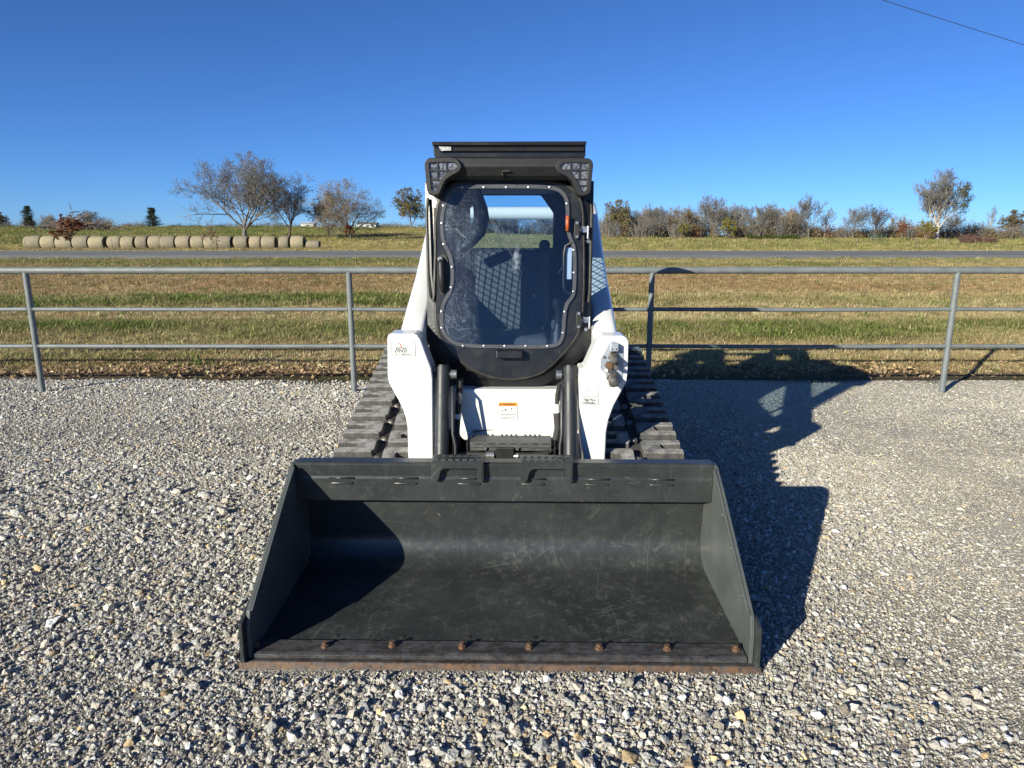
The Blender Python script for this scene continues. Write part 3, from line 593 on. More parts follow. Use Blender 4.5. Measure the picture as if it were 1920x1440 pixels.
b = MB(); b.tube([(-.122, -.40, .527), (-.10, -.40, .527), (-.10, -.40, .527), (-.075, -.40, .527)], .023, 12); part(b, 'hose_fitting', 'zinc', h)
b = MB(); b.tube([(.055, -.40, .525), (.12, -.40, .525), (.20, -.39, .53), (.255, -.34, .56), (.275, -.30, .66), (.268, -.29, .74)], .021, 12); h2 = part(b, 'hydraulic_hose', 'hose')
b = MB(); b.tube([(.055, -.40, .525), (.03, -.40, .523)], [.021, .010], 12); part(b, 'hose_fitting', 'zinc', h2)
b = MB(); b.tube([(.268, -.29, .74), (.267, -.29, .79)], .019, 12); part(b, 'hose_sleeve', 'sticker', h2)
b = MB(); b.tube([(.267, -.29, .79), (.27, -.27, .84), (.285, -.22, .88)], .013, 10); part(b, 'hose_tail', 'hose', h2)
b = MB(); b.box((-.07, -.41, .44), (.035, -.37, .575)); part(b, 'latch_block', 'plastic', None, .006)
b = MB(); b.tube([(-.265, -.29, .93), (-.268, -.31, .86), (-.272, -.315, .80), (-.285, -.33, .64), (-.29, -.36, .52)], .018, 12); h3 = part(b, 'hydraulic_hose', 'hose')
b = MB(); b.tube([(-.268, -.315, .855), (-.269, -.316, .80)], .019, 6, True, False); part(b, 'hose_fitting', 'zinc', h3)
b = MB(); b.tube([(-.276, -.326, .74), (-.278, -.328, .715)], .0205, 12); part(b, 'hose_sleeve', 'sticker', h3)
for x, dx in ((-.300, -.02), (.292, .012)):
    b = MB(); b.tube([(x, -.36, .90), (x-dx*.3, -.40, .87), (x-dx*.3, -.44, .66), (x-dx, -.45, .60), (x-dx*1.0, -.46, .50)], .0085, 8); part(b, 'steel_line', 'cyl')

# --- tilt cylinders
for s, xt, xb in ((-1, -.352, -.350), (1, .333, .333)):
    b = MB(); b.tube([(xt, -.33, 1.0), (xb, -.50, .50)], .0375, 24); c_ = part(b, 'tilt_cylinder', 'cyl')
    b = MB(); b.tube([(xt, -.325, 1.0), (xt, -.322, 1.012)], .033, 24); part(b, 'cylinder_head', 'plastic', c_)
    b = MB(); b.tube([(xb, -.50, .50), (xb, -.60, .22)], .022, 16); part(b, 'cylinder_rod', 'chrome', c_)
    b = MB(); b.cyl((xt-s*.075, -.345, .965), (xt-s*.045, -.345, .965), .024, 16); part(b, 'pin', 'zinc', c_)
    b = MB(); b.cyl((xt-s*.05, -.345, .965), (xt+s*.05, -.345, .965), .015, 12); part(b, 'pin_shaft', 'cyl', c_)

# --- lift arms with boots
bootL = [(-.634, 1.165), (-.630, 1.185), (-.614, 1.192), (-.492, 1.192), (-.474, 1.184), (-.458, 1.16), (-.428, 1.069), (-.406, 1.006), (-.400, .948), (-.406, .506), (-.410, .33), (-.545, .33), (-.543, .681), (-.549, .73), (-.563, .777), (-.585, .83), (-.614, .885), (-.634, .927), (-.640, .962)]
bootR = [(.533, .33), (.528, .512), (.530, .66), (.541, .73), (.565, .805), (.592, .86), (.618, .918), (.632, .97), (.633, 1.14), (.628, 1.168), (.606, 1.184), (.500, 1.184), (.480, 1.175), (.463, 1.152), (.43, 1.07), (.407, 1.014), (.377, 1.010), (.375, .95), (.389, .63), (.413, .512), (.418, .33)]
for s in (-1, 1):
    w, hh = .068, .095
    P = [(.525, -.34, 1.02), (.528, -.20, 1.105), (.532, .0, 1.185), (.545, .5, 1.36), (.570, 1.1, 1.585), (.592, 1.65, 1.80), (.598, 1.85, 1.865), (.600, 2.05, 1.885), (.600, 2.20, 1.85), (.600, 2.32, 1.74), (.600, 2.38, 1.58)]
    rings = []
    for i, p in enumerate(P):
        a = Vector(P[max(i-1, 0)]); c2 = Vector(P[min(i+1, len(P)-1)]); d = (c2-a).normalized(); up = Vector((1, 0, 0)).cross(d).normalized(); rt = Vector((1, 0, 0)); ring = []
        for (qx, qz, cx_, cz_) in ((1, 1, 1, 1), (-1, 1, -1, 1), (-1, -1, -1, -1), (1, -1, 1, -1)):
            r0 = .028
            angs = {(1, 1): (0, 90), (-1, 1): (90, 180), (-1, -1): (180, 270), (1, -1): (270, 360)}[(qx, qz)]
            for k in range(4):
                an = R(lerp(angs[0], angs[1], k/3)); ring.append(Vector((p[0]*s, p[1], p[2])) + rt*(qx*(w-r0)+r0*math.cos(an)) + up*(qz*(hh-r0)+r0*math.sin(an)))
        rings.append(ring)
    b = MB(); b.rings(rings); arm = part(b, 'lift_arm', 'white')
    md = arm.modifiers.new('split', 'EDGE_SPLIT'); md.split_angle = R(50)
    tag(arm, 'white lift arm whose boot carries the joystick sticker' if s < 0 else 'white lift arm whose boot carries the hydraulic couplers')
    b = MB(); b.prism_y(bootL if s < 0 else bootR, -.40, -.24); part(b, 'arm_boot', 'white', arm, .010, 3)
    if s < 0:
        yd = -.4012
        b = MB(); b.box((-.614, yd, 1.074), (-.487, -.4002, 1.149)); part(b, 'sticker', 'sticker', arm)
        b = MB()
        for a, c2 in (((-.614, 1.074), (-.487, 1.0765)), ((-.614, 1.1465), (-.487, 1.149)), ((-.614, 1.0765), (-.6115, 1.1465)), ((-.4895, 1.0765), (-.487, 1.1465))): b.box((a[0], yd-.0004, a[1]), (c2[0], yd, c2[1]))
        part(b, 'sticker_border', 'greyink', arm)['kind'] = 'stuff'
        text('SELECTABLE', .0165, (-.592, yd-.0008, 1.1085), 'ink', arm, .3, .68); text('JOYSTICKS', .0185, (-.597, yd-.0008, 1.0925), 'ink', arm, .3, .72); text('ISO/H PATT.', .011, (-.562, yd-.0008, 1.080), 'ink', arm, .3, .9)
        arc = [(-.5725+.014*math.cos(R(a)), 1.128+.014*math.sin(R(a))) for a in range(130, -40, -15)]; arc2 = [(-.5745+.010*math.cos(R(a)), 1.127+.0105*math.sin(R(a))) for a in range(-40, 131, 15)]
        b = MB(); b.prism_y(arc+arc2, yd-.0006, yd-.0001); part(b, 'red_swoosh', 'redink', arm); b = MB(); b.prism_y([(-.594, 1.0805), (-.583, 1.081), (-.574, 1.088), (-.585, 1.0865)], yd-.0006, yd-.0001); part(b, 'red_swoosh', 'redink', arm)
    else:
        b = MB(); b.prism_y(chaikin([(.462, 1.00), (.470, 1.09), (.50, 1.165), (.53, 1.178), (.60, 1.178), (.626, 1.165), (.630, 1.14), (.630, .95), (.612, .912), (.50, .915), (.47, .94)], 1), -.409, -.402); part(b, 'coupler_rim', 'white', arm, .003)
        cp = [(.486, 1.012), (.486, 1.068), (.505, 1.10), (.526, 1.148), (.545, 1.158), (.566, 1.155), (.582, 1.13), (.603, 1.108), (.607, 1.02), (.604, .945), (.585, .928), (.558, .937), (.53, .955), (.512, .985)]
        b = MB(); b.prism_y(cp, -.414, -.4095); part(b, 'coupler_plate', simple('satin_coupler_plate', (.40, .44, .50), (.30, .33, .38), 18, .4, .3), arm, .002)
        def coupler(x, z, r_, ln, tilt, m='steelgrey'):
            b = MB(); d = Vector((0, -1, tilt)).normalized(); p0 = Vector((x, -.414, z))
            b.tube([p0, p0+d*ln*.35], r_*1.25, 6, True, False); b.tube([p0+d*ln*.35, p0+d*ln*.45, p0+d*ln*.9, p0+d*ln], [r_*.85, r_, r_, r_*.8], 18); b.tube([p0+d*ln, p0+d*ln*1.06], [r_*.62, r_*.60], 14); part(b, 'hydraulic_coupler', m, arm)
        coupler(.549, 1.080, .0215, .07, -.2); coupler(.549, .975, .0265, .085, -.35); coupler(.532, 1.030, .019, .035, 0, 'rust'); coupler(.565, 1.035, .013, .06, -.2)
        b = MB(); b.box((.530, -.452, 1.108), (.574, -.414, 1.152)); part(b, 'coupler_block', simple('aluminium_block', (.48, .52, .58), (.36, .38, .42), 20, .4, .5), arm, .006)
        for x in (.541, .562): b = MB(); b.tube([(x, -.4535, 1.122), (x, -.452, 1.122)], .004, 10); part(b, 'block_hole', 'seal', arm)
        b = MB(); b.tube([(.502, -.422, 1.075), (.502, -.414, 1.075)], .008, 12); part(b, 'rivet', 'zinc', arm); b = MB(); b.tube([(.517, -.43, 1.005), (.517, -.414, 1.005)], .009, 8); part(b, 'rivet', 'sticker', arm)
        yd = -.4012
        for (z0, z1) in ((.857, .922), (.815, .848)):
            b = MB(); b.box((.397, yd, z0), (.484, -.4002, z1)); part(b, 'sticker', 'sticker', arm); b = MB()
            for a, c2 in (((.397, z0), (.484, z0+.0025)), ((.397, z1-.0025), (.484, z1)), ((.397, z0+.0025), (.3995, z1-.0025)), ((.4815, z0+.0025), (.484, z1-.0025))): b.box((a[0], yd-.0004, a[1]), (c2[0], yd, c2[1]))
            part(b, 'sticker_border', 'greyink', arm)['kind'] = 'stuff'
        text('High Flow', .0165, (.4045, yd-.0008, .8345), 'ink', arm, 0, .93); text('Hydraulics', .0165, (.402, yd-.0008, .8195), 'ink', arm, 0, .92)
        b = MB(); b.box((.3985, yd-.0004, .896), (.4825, yd, .8972))
        for k in range(16): a = 2*math.pi*k/16; b.box((.419+.008*math.cos(a)-.0008, yd-.0004, .909+.008*math.sin(a)-.0008), (.419+.008*math.cos(a)+.0008, yd, .909+.008*math.sin(a)+.0008))
        for (x0, x1, z0, z1) in ((.444, .4455, .900, .917), (.4675, .469, .900, .917), (.456, .457, .900, .917), (.444, .469, .9, .9012), (.405, .412, .885, .888), (.418, .436, .884, .887), (.407, .411, .873, .876), (.412, .418, .866, .870), (.424, .45, .866, .8685), (.458, .472, .880, .8815), (.463, .467, .884, .887), (.458, .472, .889, .8902)): b.box((x0, yd-.0004, z0), (x1, yd, z1))
        part(b, 'sticker_print', 'greyink', arm)['kind'] = 'stuff'
b = MB(); b.cyl((-.56, 1.90, 1.873), (.56, 1.90, 1.873), .052, 28); part(b, 'arm_cross_tube', 'white')
b = MB(); b.box((-.468, .05, .97), (-.453, .09, 1.16)); part(b, 'side_marker', 'red')

# --- cab
def lean(objs):
    """the cab front leans back as it rises"""
    done = set()
    for o in objs:
        me_ = o.data
        if me_ is None or me_.name in done or o.type != 'MESH': continue
        done.add(me_.name)
        for v in me_.vertices:
            k = max(0., v.co.z-.95)*.115; v.co.y += k; v.co.x *= 1+k/3.8; v.co.z = 1.7+(v.co.z-1.7)*(1+k/3.8)
        me_.update()
DC = (0.0, 1.45)
cab_out = [(-.448, 1.985), (.450, 1.985), (.455, 1.12), (.44, 1.05), (.325, .955), (.22, .88), (.14, .842), (-.147, .842), (-.22, .88), (-.325, .955), (-.435, 1.05), (-.453, 1.12)]
door_out = chaikin([(-.249, 1.973), (0, 1.976), (.243, 1.972), (.342, 1.940), (.388, 1.86), (.396, 1.728), (.404, 1.50), (.405, 1.359), (.396, 1.213), (.357, 1.124), (.227, .974), (.138, .926), (.004, .906), (-.116, .924), (-.22, .972), (-.308, 1.047), (-.372, 1.122), (-.399, 1.211), (-.399, 1.358), (-.392, 1.6), (-.388, 1.82), (-.355, 1.912), (-.306, 1.96)], 2)
glass_out = chaikin([(-.249, 1.956), (0, 1.958), (.215, 1.955), (.280, 1.934), (.314, 1.888), (.320, 1.83), (.320, 1.756), (.330, 1.695), (.356, 1.645), (.363, 1.588), (.365, 1.41), (.354, 1.365), (.318, 1.324), (.311, 1.242), (.307, 1.140), (.265, 1.086), (0, 1.088), (-.278, 1.090), (-.355, 1.146), (-.378, 1.20), (-.376, 1.300), (-.360, 1.350), (-.320, 1.410), (-.312, 1.50), (-.322, 1.59), (-.358, 1.650), (-.368, 1.72), (-.365, 1.811), (-.338, 1.892), (-.300, 1.94)], 2)
b = MB(); b.ring_y(cab_out, door_out, -.188, -.125, DC, 160, -.168); cab = part(b, 'cab_frame', 'black')
# corner posts of the cab, chamfered
for s in (-1, 1):
    b = MB(); pts = [(-.451, .03), (-.449, -.150), (-.405, -.164), (-.400, .03)]
    b.rings([[(s*-x, y, z) for x, y in pts] for z in (1.05, 1.97)], True, True, False); part(b, 'cab_post', 'black', cab, .004)
    # side: sill panel, rear post, top rail
    for nm_, (a0, a1), (y0_, z0_), (y1_, z1_) in (('side_sill', (.415, .448), (-.12, .84), (1.02, 1.10)), ('rear_post', (.415, .448), (.92, 1.102), (1.02, 2.03)), ('side_rail', (.41, .446), (.055, 1.93), (.918, 2.03))):
        b = MB(); b.box((min(s*a0, s*a1), y0_, z0_), (max(s*a0, s*a1), y1_, z1_)); part(b, nm_, 'black', cab, .006)
    b = MB()
    for k in range(17): y = .045+k*.0525; b.tube([(s*.438, y, 1.10), (s*.438, y, 1.93)], .0033, 5, False)
    for k in range(21): z = 1.12+k*.040; b.tube([(s*.432, .03, z), (s*.432, .92, z)], .0033, 5, False)
    part(b, 'side_screen', 'plastic', cab)['kind'] = 'stuff'
    b = MB(); b.add([(s*.424, -.04, 1.10), (s*.424, .92, 1.10), (s*.424, .92, 1.93), (s*.424, .03, 1.93)], [(0, 1, 2, 3)]); part(b, 'side_window', 'window', cab)
b = MB(); b.box((-.44, -.12, 2.032), (.44, 1.06, 2.09)); part(b, 'roof', 'black', cab, .02)
b = MB(); b.ring_y([(-.415, .84), (.415, .84), (.415, 2.03), (-.415, 2.03)], [(-.297, 1.608), (.287, 1.608), (.287, 1.85), (.20, 1.968), (-.235, 1.968), (-.297, 1.88)], 1.0, 1.03, (0, 1.8), 120); part(b, 'rear_wall', 'interior', cab)
b = MB(); b.add([(-.30, 1.015, 1.605), (.29, 1.015, 1.605), (.29, 1.015, 1.97), (-.30, 1.015, 1.97)], [(0, 1, 2, 3)]); part(b, 'rear_window', 'window', cab)
b = MB(); b.box((-.41, -.12, .845), (.41, 1.0, .90)); part(b, 'cab_floor', 'interior', cab)
# header beam, roof visor
b = MB(); b.prism_x([(-.11, 2.108), (-.185, 2.096), (-.200, 2.052), (-.178, 2.005), (-.15, 1.985), (-.08, 1.985), (-.04, 2.108)], -.395, .400); hb = part(b, 'header_beam', 'plastic', cab, .006)
b = MB(); b.box((-.035, -.207, 2.025), (.008, -.190, 2.030)); b.box((-.035, -.205, 2.005), (-.031, -.19, 2.03)); part(b, 'header_badge', 'seal', cab)
vis = empty('roof_visor'); vis.parent = ld
vp = [(-.408, 2.183), (.411, 2.181), (.411, 2.112), (.398, 2.098), (-.388, 2.098), (-.404, 2.116)]
b = MB(); b.prism_y(vp, -.10, .55); part(b, 'visor_shell', 'black', vis, .004)
b = MB(); b.prism_x([(-.128, 2.184), (-.098, 2.186), (-.098, 2.168), (-.126, 2.166)], -.409, .412); part(b, 'visor_brim', 'black', vis, .002)
b = MB(); b.prism_x([(-.104, 2.160), (-.118, 2.137), (-.104, 2.134)], -.368, .40); part(b, 'visor_ledge', 'plastic', vis)
b = MB(); b.prism_y([(-.375, 2.160), (-.308, 2.158), (-.308, 2.140), (-.362, 2.138)], -.1215, -.105); part(b, 'visor_reflector', simple('clear_reflector', (.45, .45, .42), (.2, .2, .2), 90, .3, .3, .3, 200), vis)
# headlights
hl = [(-.442, 2.06), (-.438, 2.078), (-.421, 2.093), (-.36, 2.097), (-.289, 2.097), (-.261, 2.085), (-.243, 2.060), (-.242, 2.045), (-.257, 2.019), (-.305, 1.997), (-.332, 1.975), (-.347, 1.945), (-.358, 1.916), (-.372, 1.902), (-.395, 1.900), (-.422, 1.908), (-.432, 1.93)]
for s in (-1, 1):
    pts = hl if s < 0 else [(-x+.002, z-.003) for x, z in hl[::-1]]; c_ = (s*-.0-.0, 0)
    b = MB(); b.prism_y(pts, -.205, -.07); hd = part(b, 'headlight', 'plastic', None, .008, 3)
    tag(hd, 'headlight cluster behind a black guard on the sunlit side of the cab' if s < 0 else 'headlight cluster behind a black guard above the door hinges')
    inn = shrink(pts, .024); b = MB(); b.prism_y(inn, -.2085, -.2055); part(b, 'lens', 'lens', hd)
    cc = (s*.375, 2.03)
    b = MB(); b.ring_y(chaikin(shrink(pts, .004), 1), chaikin(shrink(pts, .026), 1), -.222, -.206, cc, 90); part(b, 'guard_rim', 'plastic', hd, .002)
    for z in (2.030, 1.985, 1.952): b = MB(); b.box((min(s*.415, s*(.27 if z > 2.0 else .345)), -.218, z-.003), (max(s*.415, s*(.27 if z > 2.0 else .345)), -.2135, z+.003)); part(b, 'guard_bar', 'plastic', hd)
    for x, z0 in ((.372, 1.985), (.325, 2.005)): b = MB(); b.box((s*x-.003, -.2175, z0), (s*x+.003, -.213, 2.075)); part(b, 'guard_bar', 'plastic', hd)
# door
door = empty('cab_door'); door.parent = ld; tag(door, 'black cab door with a large scratched clear window')
b = MB(); b.ring_y(shrink(door_out, .006), shrink(glass_out, .010), -.212, -.180, DC, 160); part(b, 'door_panel', 'black', door)
loop = [(x, -.197, z) for x, z in along(door_out, 150)]; b = MB(); b.tube(loop+loop[:1], .0105, 8, False); part(b, 'door_seal', 'seal', door)
loop = [(x, -.203, z) for x, z in along(shrink(door_out, .014), 150)]; b = MB(); b.tube(loop+loop[:1], .0055, 6, False); part(b, 'door_trim', 'black', door)
b = MB(); b.prism_y(polar(glass_out, DC, 160), -.2195, -.2135); part(b, 'door_window', 'pane', door)
b = MB(); b.ring_y(glass_out, shrink(glass_out, .019), -.2255, -.220, DC, 160); part(b, 'window_rim', 'rim', door)
scr = [(x, 1.944) for x in (-.245, -.13, -.012, .105, .215)] + [(x, 1.101) for x in (-.25, -.135, -.02, .095, .215)] + [(.307, 1.86), (.310, 1.75), (.348, 1.62), (.352, 1.50), (.351, 1.40), (.305, 1.29), (.298, 1.175), (-.366, 1.20), (-.366, 1.29), (-.311, 1.42), (-.304, 1.53), (-.347, 1.65), (-.355, 1.76), (-.345, 1.85)]
for x, z in scr: b = MB(); b.tube([(x, -.2255, z), (x, -.2290, z), (x, -.2300, z)], [.0075, .007, .004], 10); part(b, 'screw', 'zinc', door)
b = MB(); b.box((-.068, -.262, 1.036), (.078, -.213, 1.080)); part(b, 'door_bracket', 'black', door, .006)
# latch recess and pull handle
b = MB(); b.prism_y(chaikin([(-.380, 1.40), (-.360, 1.375), (-.335, 1.405), (-.326, 1.46), (-.326, 1.57), (-.345, 1.60), (-.378, 1.585), (-.385, 1.5)], 2), -.220, -.2125); part(b, 'latch_plate', 'seal', door)
b = MB(); b.tube([(-.362, -.222, 1.575), (-.362, -.250, 1.55), (-.360, -.256, 1.49), (-.358, -.248, 1.42), (-.357, -.225, 1.40)], [.014, .018, .017, .016, .012], 12); part(b, 'door_handle', 'plastic', door)
b = MB(); b.tube([(-.367, -.225, 1.572), (-.367, -.246, 1.572)], .013, 14); part(b, 'lock_cylinder', 'zinc', door)
for z in (1.725, 1.245):
    xo = 0 if z > 1.5 else .02
    b = MB(); b.prism_y(chaikin([(.348+xo, z+.045), (.362+xo, z+.052), (.376+xo, z+.04), (.378+xo, z-.04), (.362+xo, z-.052), (.348+xo, z-.045)], 1), -.226, -.2125); hg = part(b, 'hinge', 'plastic', door, .002)
    b = MB(); b.tube([(.372+xo, -.232, z), (.384+xo, -.232, z)], .017, 12); part(b, 'hinge_knob', 'plastic', door)
    b = MB(); b.box((.384+xo, -.236, z-.013), (.420+xo, -.226, z+.017)); b.tube([(.420+xo, -.232, z-.045), (.420+xo, -.232, z+.02)], .006, 10); part(b, 'hinge_arm', 'zinc', door)
    for dz in (.036, -.036): b = MB(); b.tube([(.362+xo, -.226, z+dz), (.362+xo, -.231, z+dz)], .008, 10); part(b, 'hinge_screw', 'zinc', door)
# grab bars on the posts, interior inside window: grab handle, monitor, orange lever, joystick
b = MB(); b.tube([(-.432, -.19, 1.89), (-.438, -.205, 1.80), (-.436, -.21, 1.50), (-.424, -.215, 1.37), (-.414, -.214, 1.345), (-.407, -.21, 1.38), (-.396, -.205, 1.60), (-.392, -.20, 1.84)], .0085, 8); part(b, 'grab_bar', 'seal')
b = MB(); b.tube([(.415, -.165, 1.875), (.436, -.195, 1.865), (.440, -.205, 1.83), (.441, -.205, 1.40), (.436, -.195, 1.34)], .0085, 8); part(b, 'grab_bar', 'seal')
for (x, z) in ((.427, 1.665), (.424, 1.19), (.34, 1.965)): b = MB(); b.tube([(x, -.19, z), (x, -.199, z)], .010, 12); part(b, 'post_bolt', 'zinc', cab)
lean([cab] + [o for o in ld.children if o.name.startswith('grab_bar')] + list(door.children) + [o for o in cab.children if o.name.startswith(('cab_post', 'post_bolt'))])
seat = empty('operator_seat'); seat.parent = ld
b = MB(); b.box((-.25, .25, .95), (.25, .74, 1.08)); part(b, 'seat_cushion', 'seatfab', seat, .05, 4)
b = MB(); b.prism_x([(.66, 1.05), (.74, 1.60), (.86, 1.60), (.80, 1.05)], -.25, .25); part(b, 'backrest', 'seatfab', seat, .05, 4)
b = MB(); b.box((-.28, .2, .89), (.28, .78, .95)); part(b, 'seat_base', 'interior', seat, .01)
for s in (-1, 1):
    b = MB(); b.box((s*.31-.05, .15, 1.10), (s*.31+.05, .66, 1.16)); part(b, 'armrest', 'seatfab', seat, .02, 3)
    jx = .285 if s > 0 else -.30
    j = empty('joystick'); j.parent = ld
    b = MB(); b.tube([(jx, .06, 1.02), (jx, .06, 1.08), (jx, .06, 1.10), (jx, .06, 1.14), (jx, .055, 1.16), (jx, .05, 1.20)], [.055, .055, .045, .045, .03, .018], 14); part(b, 'joystick_boot', 'plastic', j)
    b = MB(); b.tube([(jx, .05, 1.18), (jx, .04, 1.27), (jx-.01*s, .03, 1.31), (jx-.015*s, .02, 1.335)], [.017, .019, .028, .018], 12); part(b, 'joystick_grip', 'plastic', j)
    b = MB(); b.box((s*.33-.06, -.05, .90), (s*.33+.06, .62, 1.08)); part(b, 'side_console', 'interior', None, .01)
b = MB(); b.box((.310, -.15, 1.21), (.330, -.12, 1.33)); part(b, 'lever', 'orange', None, .006)
b = MB(); b.tube([(.318, -.15, 1.80), (.318, -.15, 1.72)], .010, 8); part(b, 'indicator_strip', 'orange')
b = MB(); b.tube([(.345, -.14, 1.66), (.31, -.14, 1.64), (.302, -.14, 1.60), (.302, -.14, 1.43), (.31, -.14, 1.395), (.34, -.14, 1.38)], .008, 8); part(b, 'inner_grab_bar', 'plastic')
b = MB(); b.box((.315, -.13, 1.46), (.345, -.115, 1.63)); part(b, 'document_holder', 'sticker')
b = MB(); b.tube([(-.235, .45, 2.02), (-.205, .45, 1.93), (-.19, .46, 1.86), (-.185, .48, 1.80), (-.205, .50, 1.72), (-.26, .52, 1.65), (-.34, .53, 1.60)], [.03, .034, .045, .05, .046, .035, .03], 28); part(b, 'curved_duct', 'interior')
b = MB(); b.tube([(.225, .88, 1.58), (.225, .88, 1.64), (.225, .88, 1.665)], [.035, .04, .018], 14); part(b, 'knob', 'interior')
b = MB(); b.box((-.38, .05, 1.97), (.38, .9, 2.03)); part(b, 'headliner', 'interior', None, .02)
#@@PART3
# ------------------------------------------------------------------ trees
def T(x, y): return float(terrain(np.array(x), np.array(y)))
class Twigs:
    def __init__(s): s.v = []; s.f = []
    def tube(s, pts, rad, k):
        n0 = len(s.v); u = None
        for i, p in enumerate(pts):
            d = (pts[min(i+1, len(pts)-1)]-pts[max(i-1, 0)]); d = d.normalized() if d.length > 1e-6 else Vector((0, 0, 1))
            if u is None: u, w, _ = basis(d)
            else: u = (u-d*u.dot(d)).normalized(); w = d.cross(u)
            for q_ in range(k): a = 6.2832*q_/k; s.v.append(tuple(p+(u*math.cos(a)+w*math.sin(a))*rad[i]))
        for i in range(len(pts)-1):
            for q_ in range(k): q2 = (q_+1) % k; s.f.append((n0+i*k+q_, n0+i*k+q2, n0+(i+1)*k+q2, n0+(i+1)*k+q_))
    def quad(s, c, r, size):
        d = Vector((r.gauss(0, 1), r.gauss(0, 1), r.gauss(0, 1))).normalized(); u, w, _ = basis(d); n0 = len(s.v); a = size*r.uniform(.6, 1.3); b = size*r.uniform(.35, .8)
        s.v += [tuple(c-u*a), tuple(c-w*b), tuple(c+u*a), tuple(c+w*b)]; s.f.append((n0, n0+1, n0+2, n0+3))
    def mesh(s, name, m, smooth=False):
        me = bpy.data.meshes.new(name); me.from_pydata(s.v, [], s.f); me.materials.append(m); me.update()
        if smooth: me.polygons.foreach_set('use_smooth', [True]*len(me.polygons))
        return me
def make_tree(seed, H=1.0, width=1.0, trunk=.16, kids=(6, 6, 6, 5), rise=.25, lean=0., stems=1, r0=.022, twig=.0011, tipd=.62, ang=(28, 52)):
    """height-1 broadleaf skeleton: returns trunk Twigs, twig Twigs and tip points"""
    r = random.Random(seed); A = Twigs(); B = Twigs(); tips = []; rx = width*.5
    def inside(p): return (p.x/rx)**2 + (p.y/rx)**2 + ((p.z-tipd)/(1-tipd if p.z > tipd else tipd*.92))**2
    def grow(p, d, L, rad, lv):
        n = 6 if lv == 0 else 5 if lv == 1 else 4 if lv < 4 else 3; pts = [p]; rads = [rad]; dirs = [d]
        for i in range(n):
            jit = Vector((r.gauss(0, 1), r.gauss(0, 1), r.gauss(0, 1)))*(.06 if lv == 0 else .10 if lv < 3 else .16)
            d = (d + jit + Vector((lean*.1, 0, rise*(.16 if lv else .05)))).normalized(); q_ = pts[-1]+d*(L/n)
            if lv > 1 and inside(q_) > 1.0+r.uniform(-.1, .12): q_ = pts[-1]+d*(L/n)*.35
            pts.append(q_); dirs.append(d); rads.append(max(rad*(1-.62*(i+1)/n), twig))
        (A if lv <= 2 else B).tube(pts, rads, 7 if lv == 0 else 5 if lv == 1 else 4 if lv == 2 else 3)
        if lv >= len(kids): tips.append(pts[-1]); tips.append(pts[len(pts)//2]); return
        m = kids[lv]; az0 = r.uniform(0, 6.28)
        for k in range(m):
            t = (lerp(.5, 1.0, k/max(m-1, 1)) if lv == 0 else lerp(.22, 1.0, (k+r.uniform(0, .8))/m)); t = min(t, .999); i = int(t*n); fpt = pts[i].lerp(pts[i+1], t*n-i); dd = dirs[min(i+1, n)]
            u, w, _ = basis(dd); az = az0 + k*2.4+r.uniform(-.4, .4); an = R(r.uniform(*ang))*(1.0 if lv else lerp(1.15, .35, k/max(m-1, 1))); nd = (dd*math.cos(an)+(u*math.cos(az)+w*math.sin(az))*math.sin(an)).normalized()
            if lv == 0: nl = r.uniform(.42, .58)*(1-trunk)*lerp(.9, 1.15, width)
            else: nl = L*r.uniform(.42, .68)*lerp(1.0, .75, t)
            grow(fpt, nd, nl, rads[i]*r.uniform(.50, .68), lv+1)
    for s_ in range(stems):
        a = r.uniform(0, 6.28); sp = 0 if stems == 1 else .25; d = Vector((math.cos(a)*sp+lean, math.sin(a)*sp, 1)).normalized(); grow(Vector((math.cos(a)*.02*(stems > 1), math.sin(a)*.02*(stems > 1), -.01)), d, trunk*1.6, r0*(1 if stems == 1 else .7), 0)
    zs = max(p[2] for p in A.v+B.v); k = 1/zs
    for Q in (A, B): Q.v = [(x*k, y*k, z*k) for x, y, z in Q.v]
    return A, B, [t_*k for t_ in tips]
def m_leaf(name, cs):
    t = NT(name); g = t.n('ShaderNodeNewGeometry'); rp = t.n('ShaderNodeValToRGB'); t.l(g.outputs['Random Per Island'], rp.inputs[0]); e = rp.color_ramp.elements
    while len(e) < len(cs): e.new(.5)
    for i, c in enumerate(cs): e[i].position = i/(len(cs)-1); e[i].color = (*c, 1)
    tl = t.n('ShaderNodeBsdfTranslucent'); t.l(rp.outputs[0], tl.inputs[0]); mx = t.n('ShaderNodeMixShader'); mx.inputs[0].default_value = .2; t.l(t.bsdf(rp.outputs[0], .8, 0, None, .2), mx.inputs[1]); t.l(tl.outputs[0], mx.inputs[2]); return t.done(mx.outputs[0])
bark = {'grey': simple('grey_bark', (.11, .098, .085), (.20, .182, .158), 9, .9, 0, .5, 30), 'pale': simple('pale_bark', (.30, .28, .25), (.44, .42, .38), 9, .85), 'dark': simple('dark_bark', (.075, .058, .045), (.13, .10, .08), 9, .9), 'brown': simple('brown_twigs', (.15, .12, .085), (.25, .205, .15), 9, .9), 'red': simple('reddish_twigs', (.10, .055, .045), (.15, .085, .065), 9, .9)}
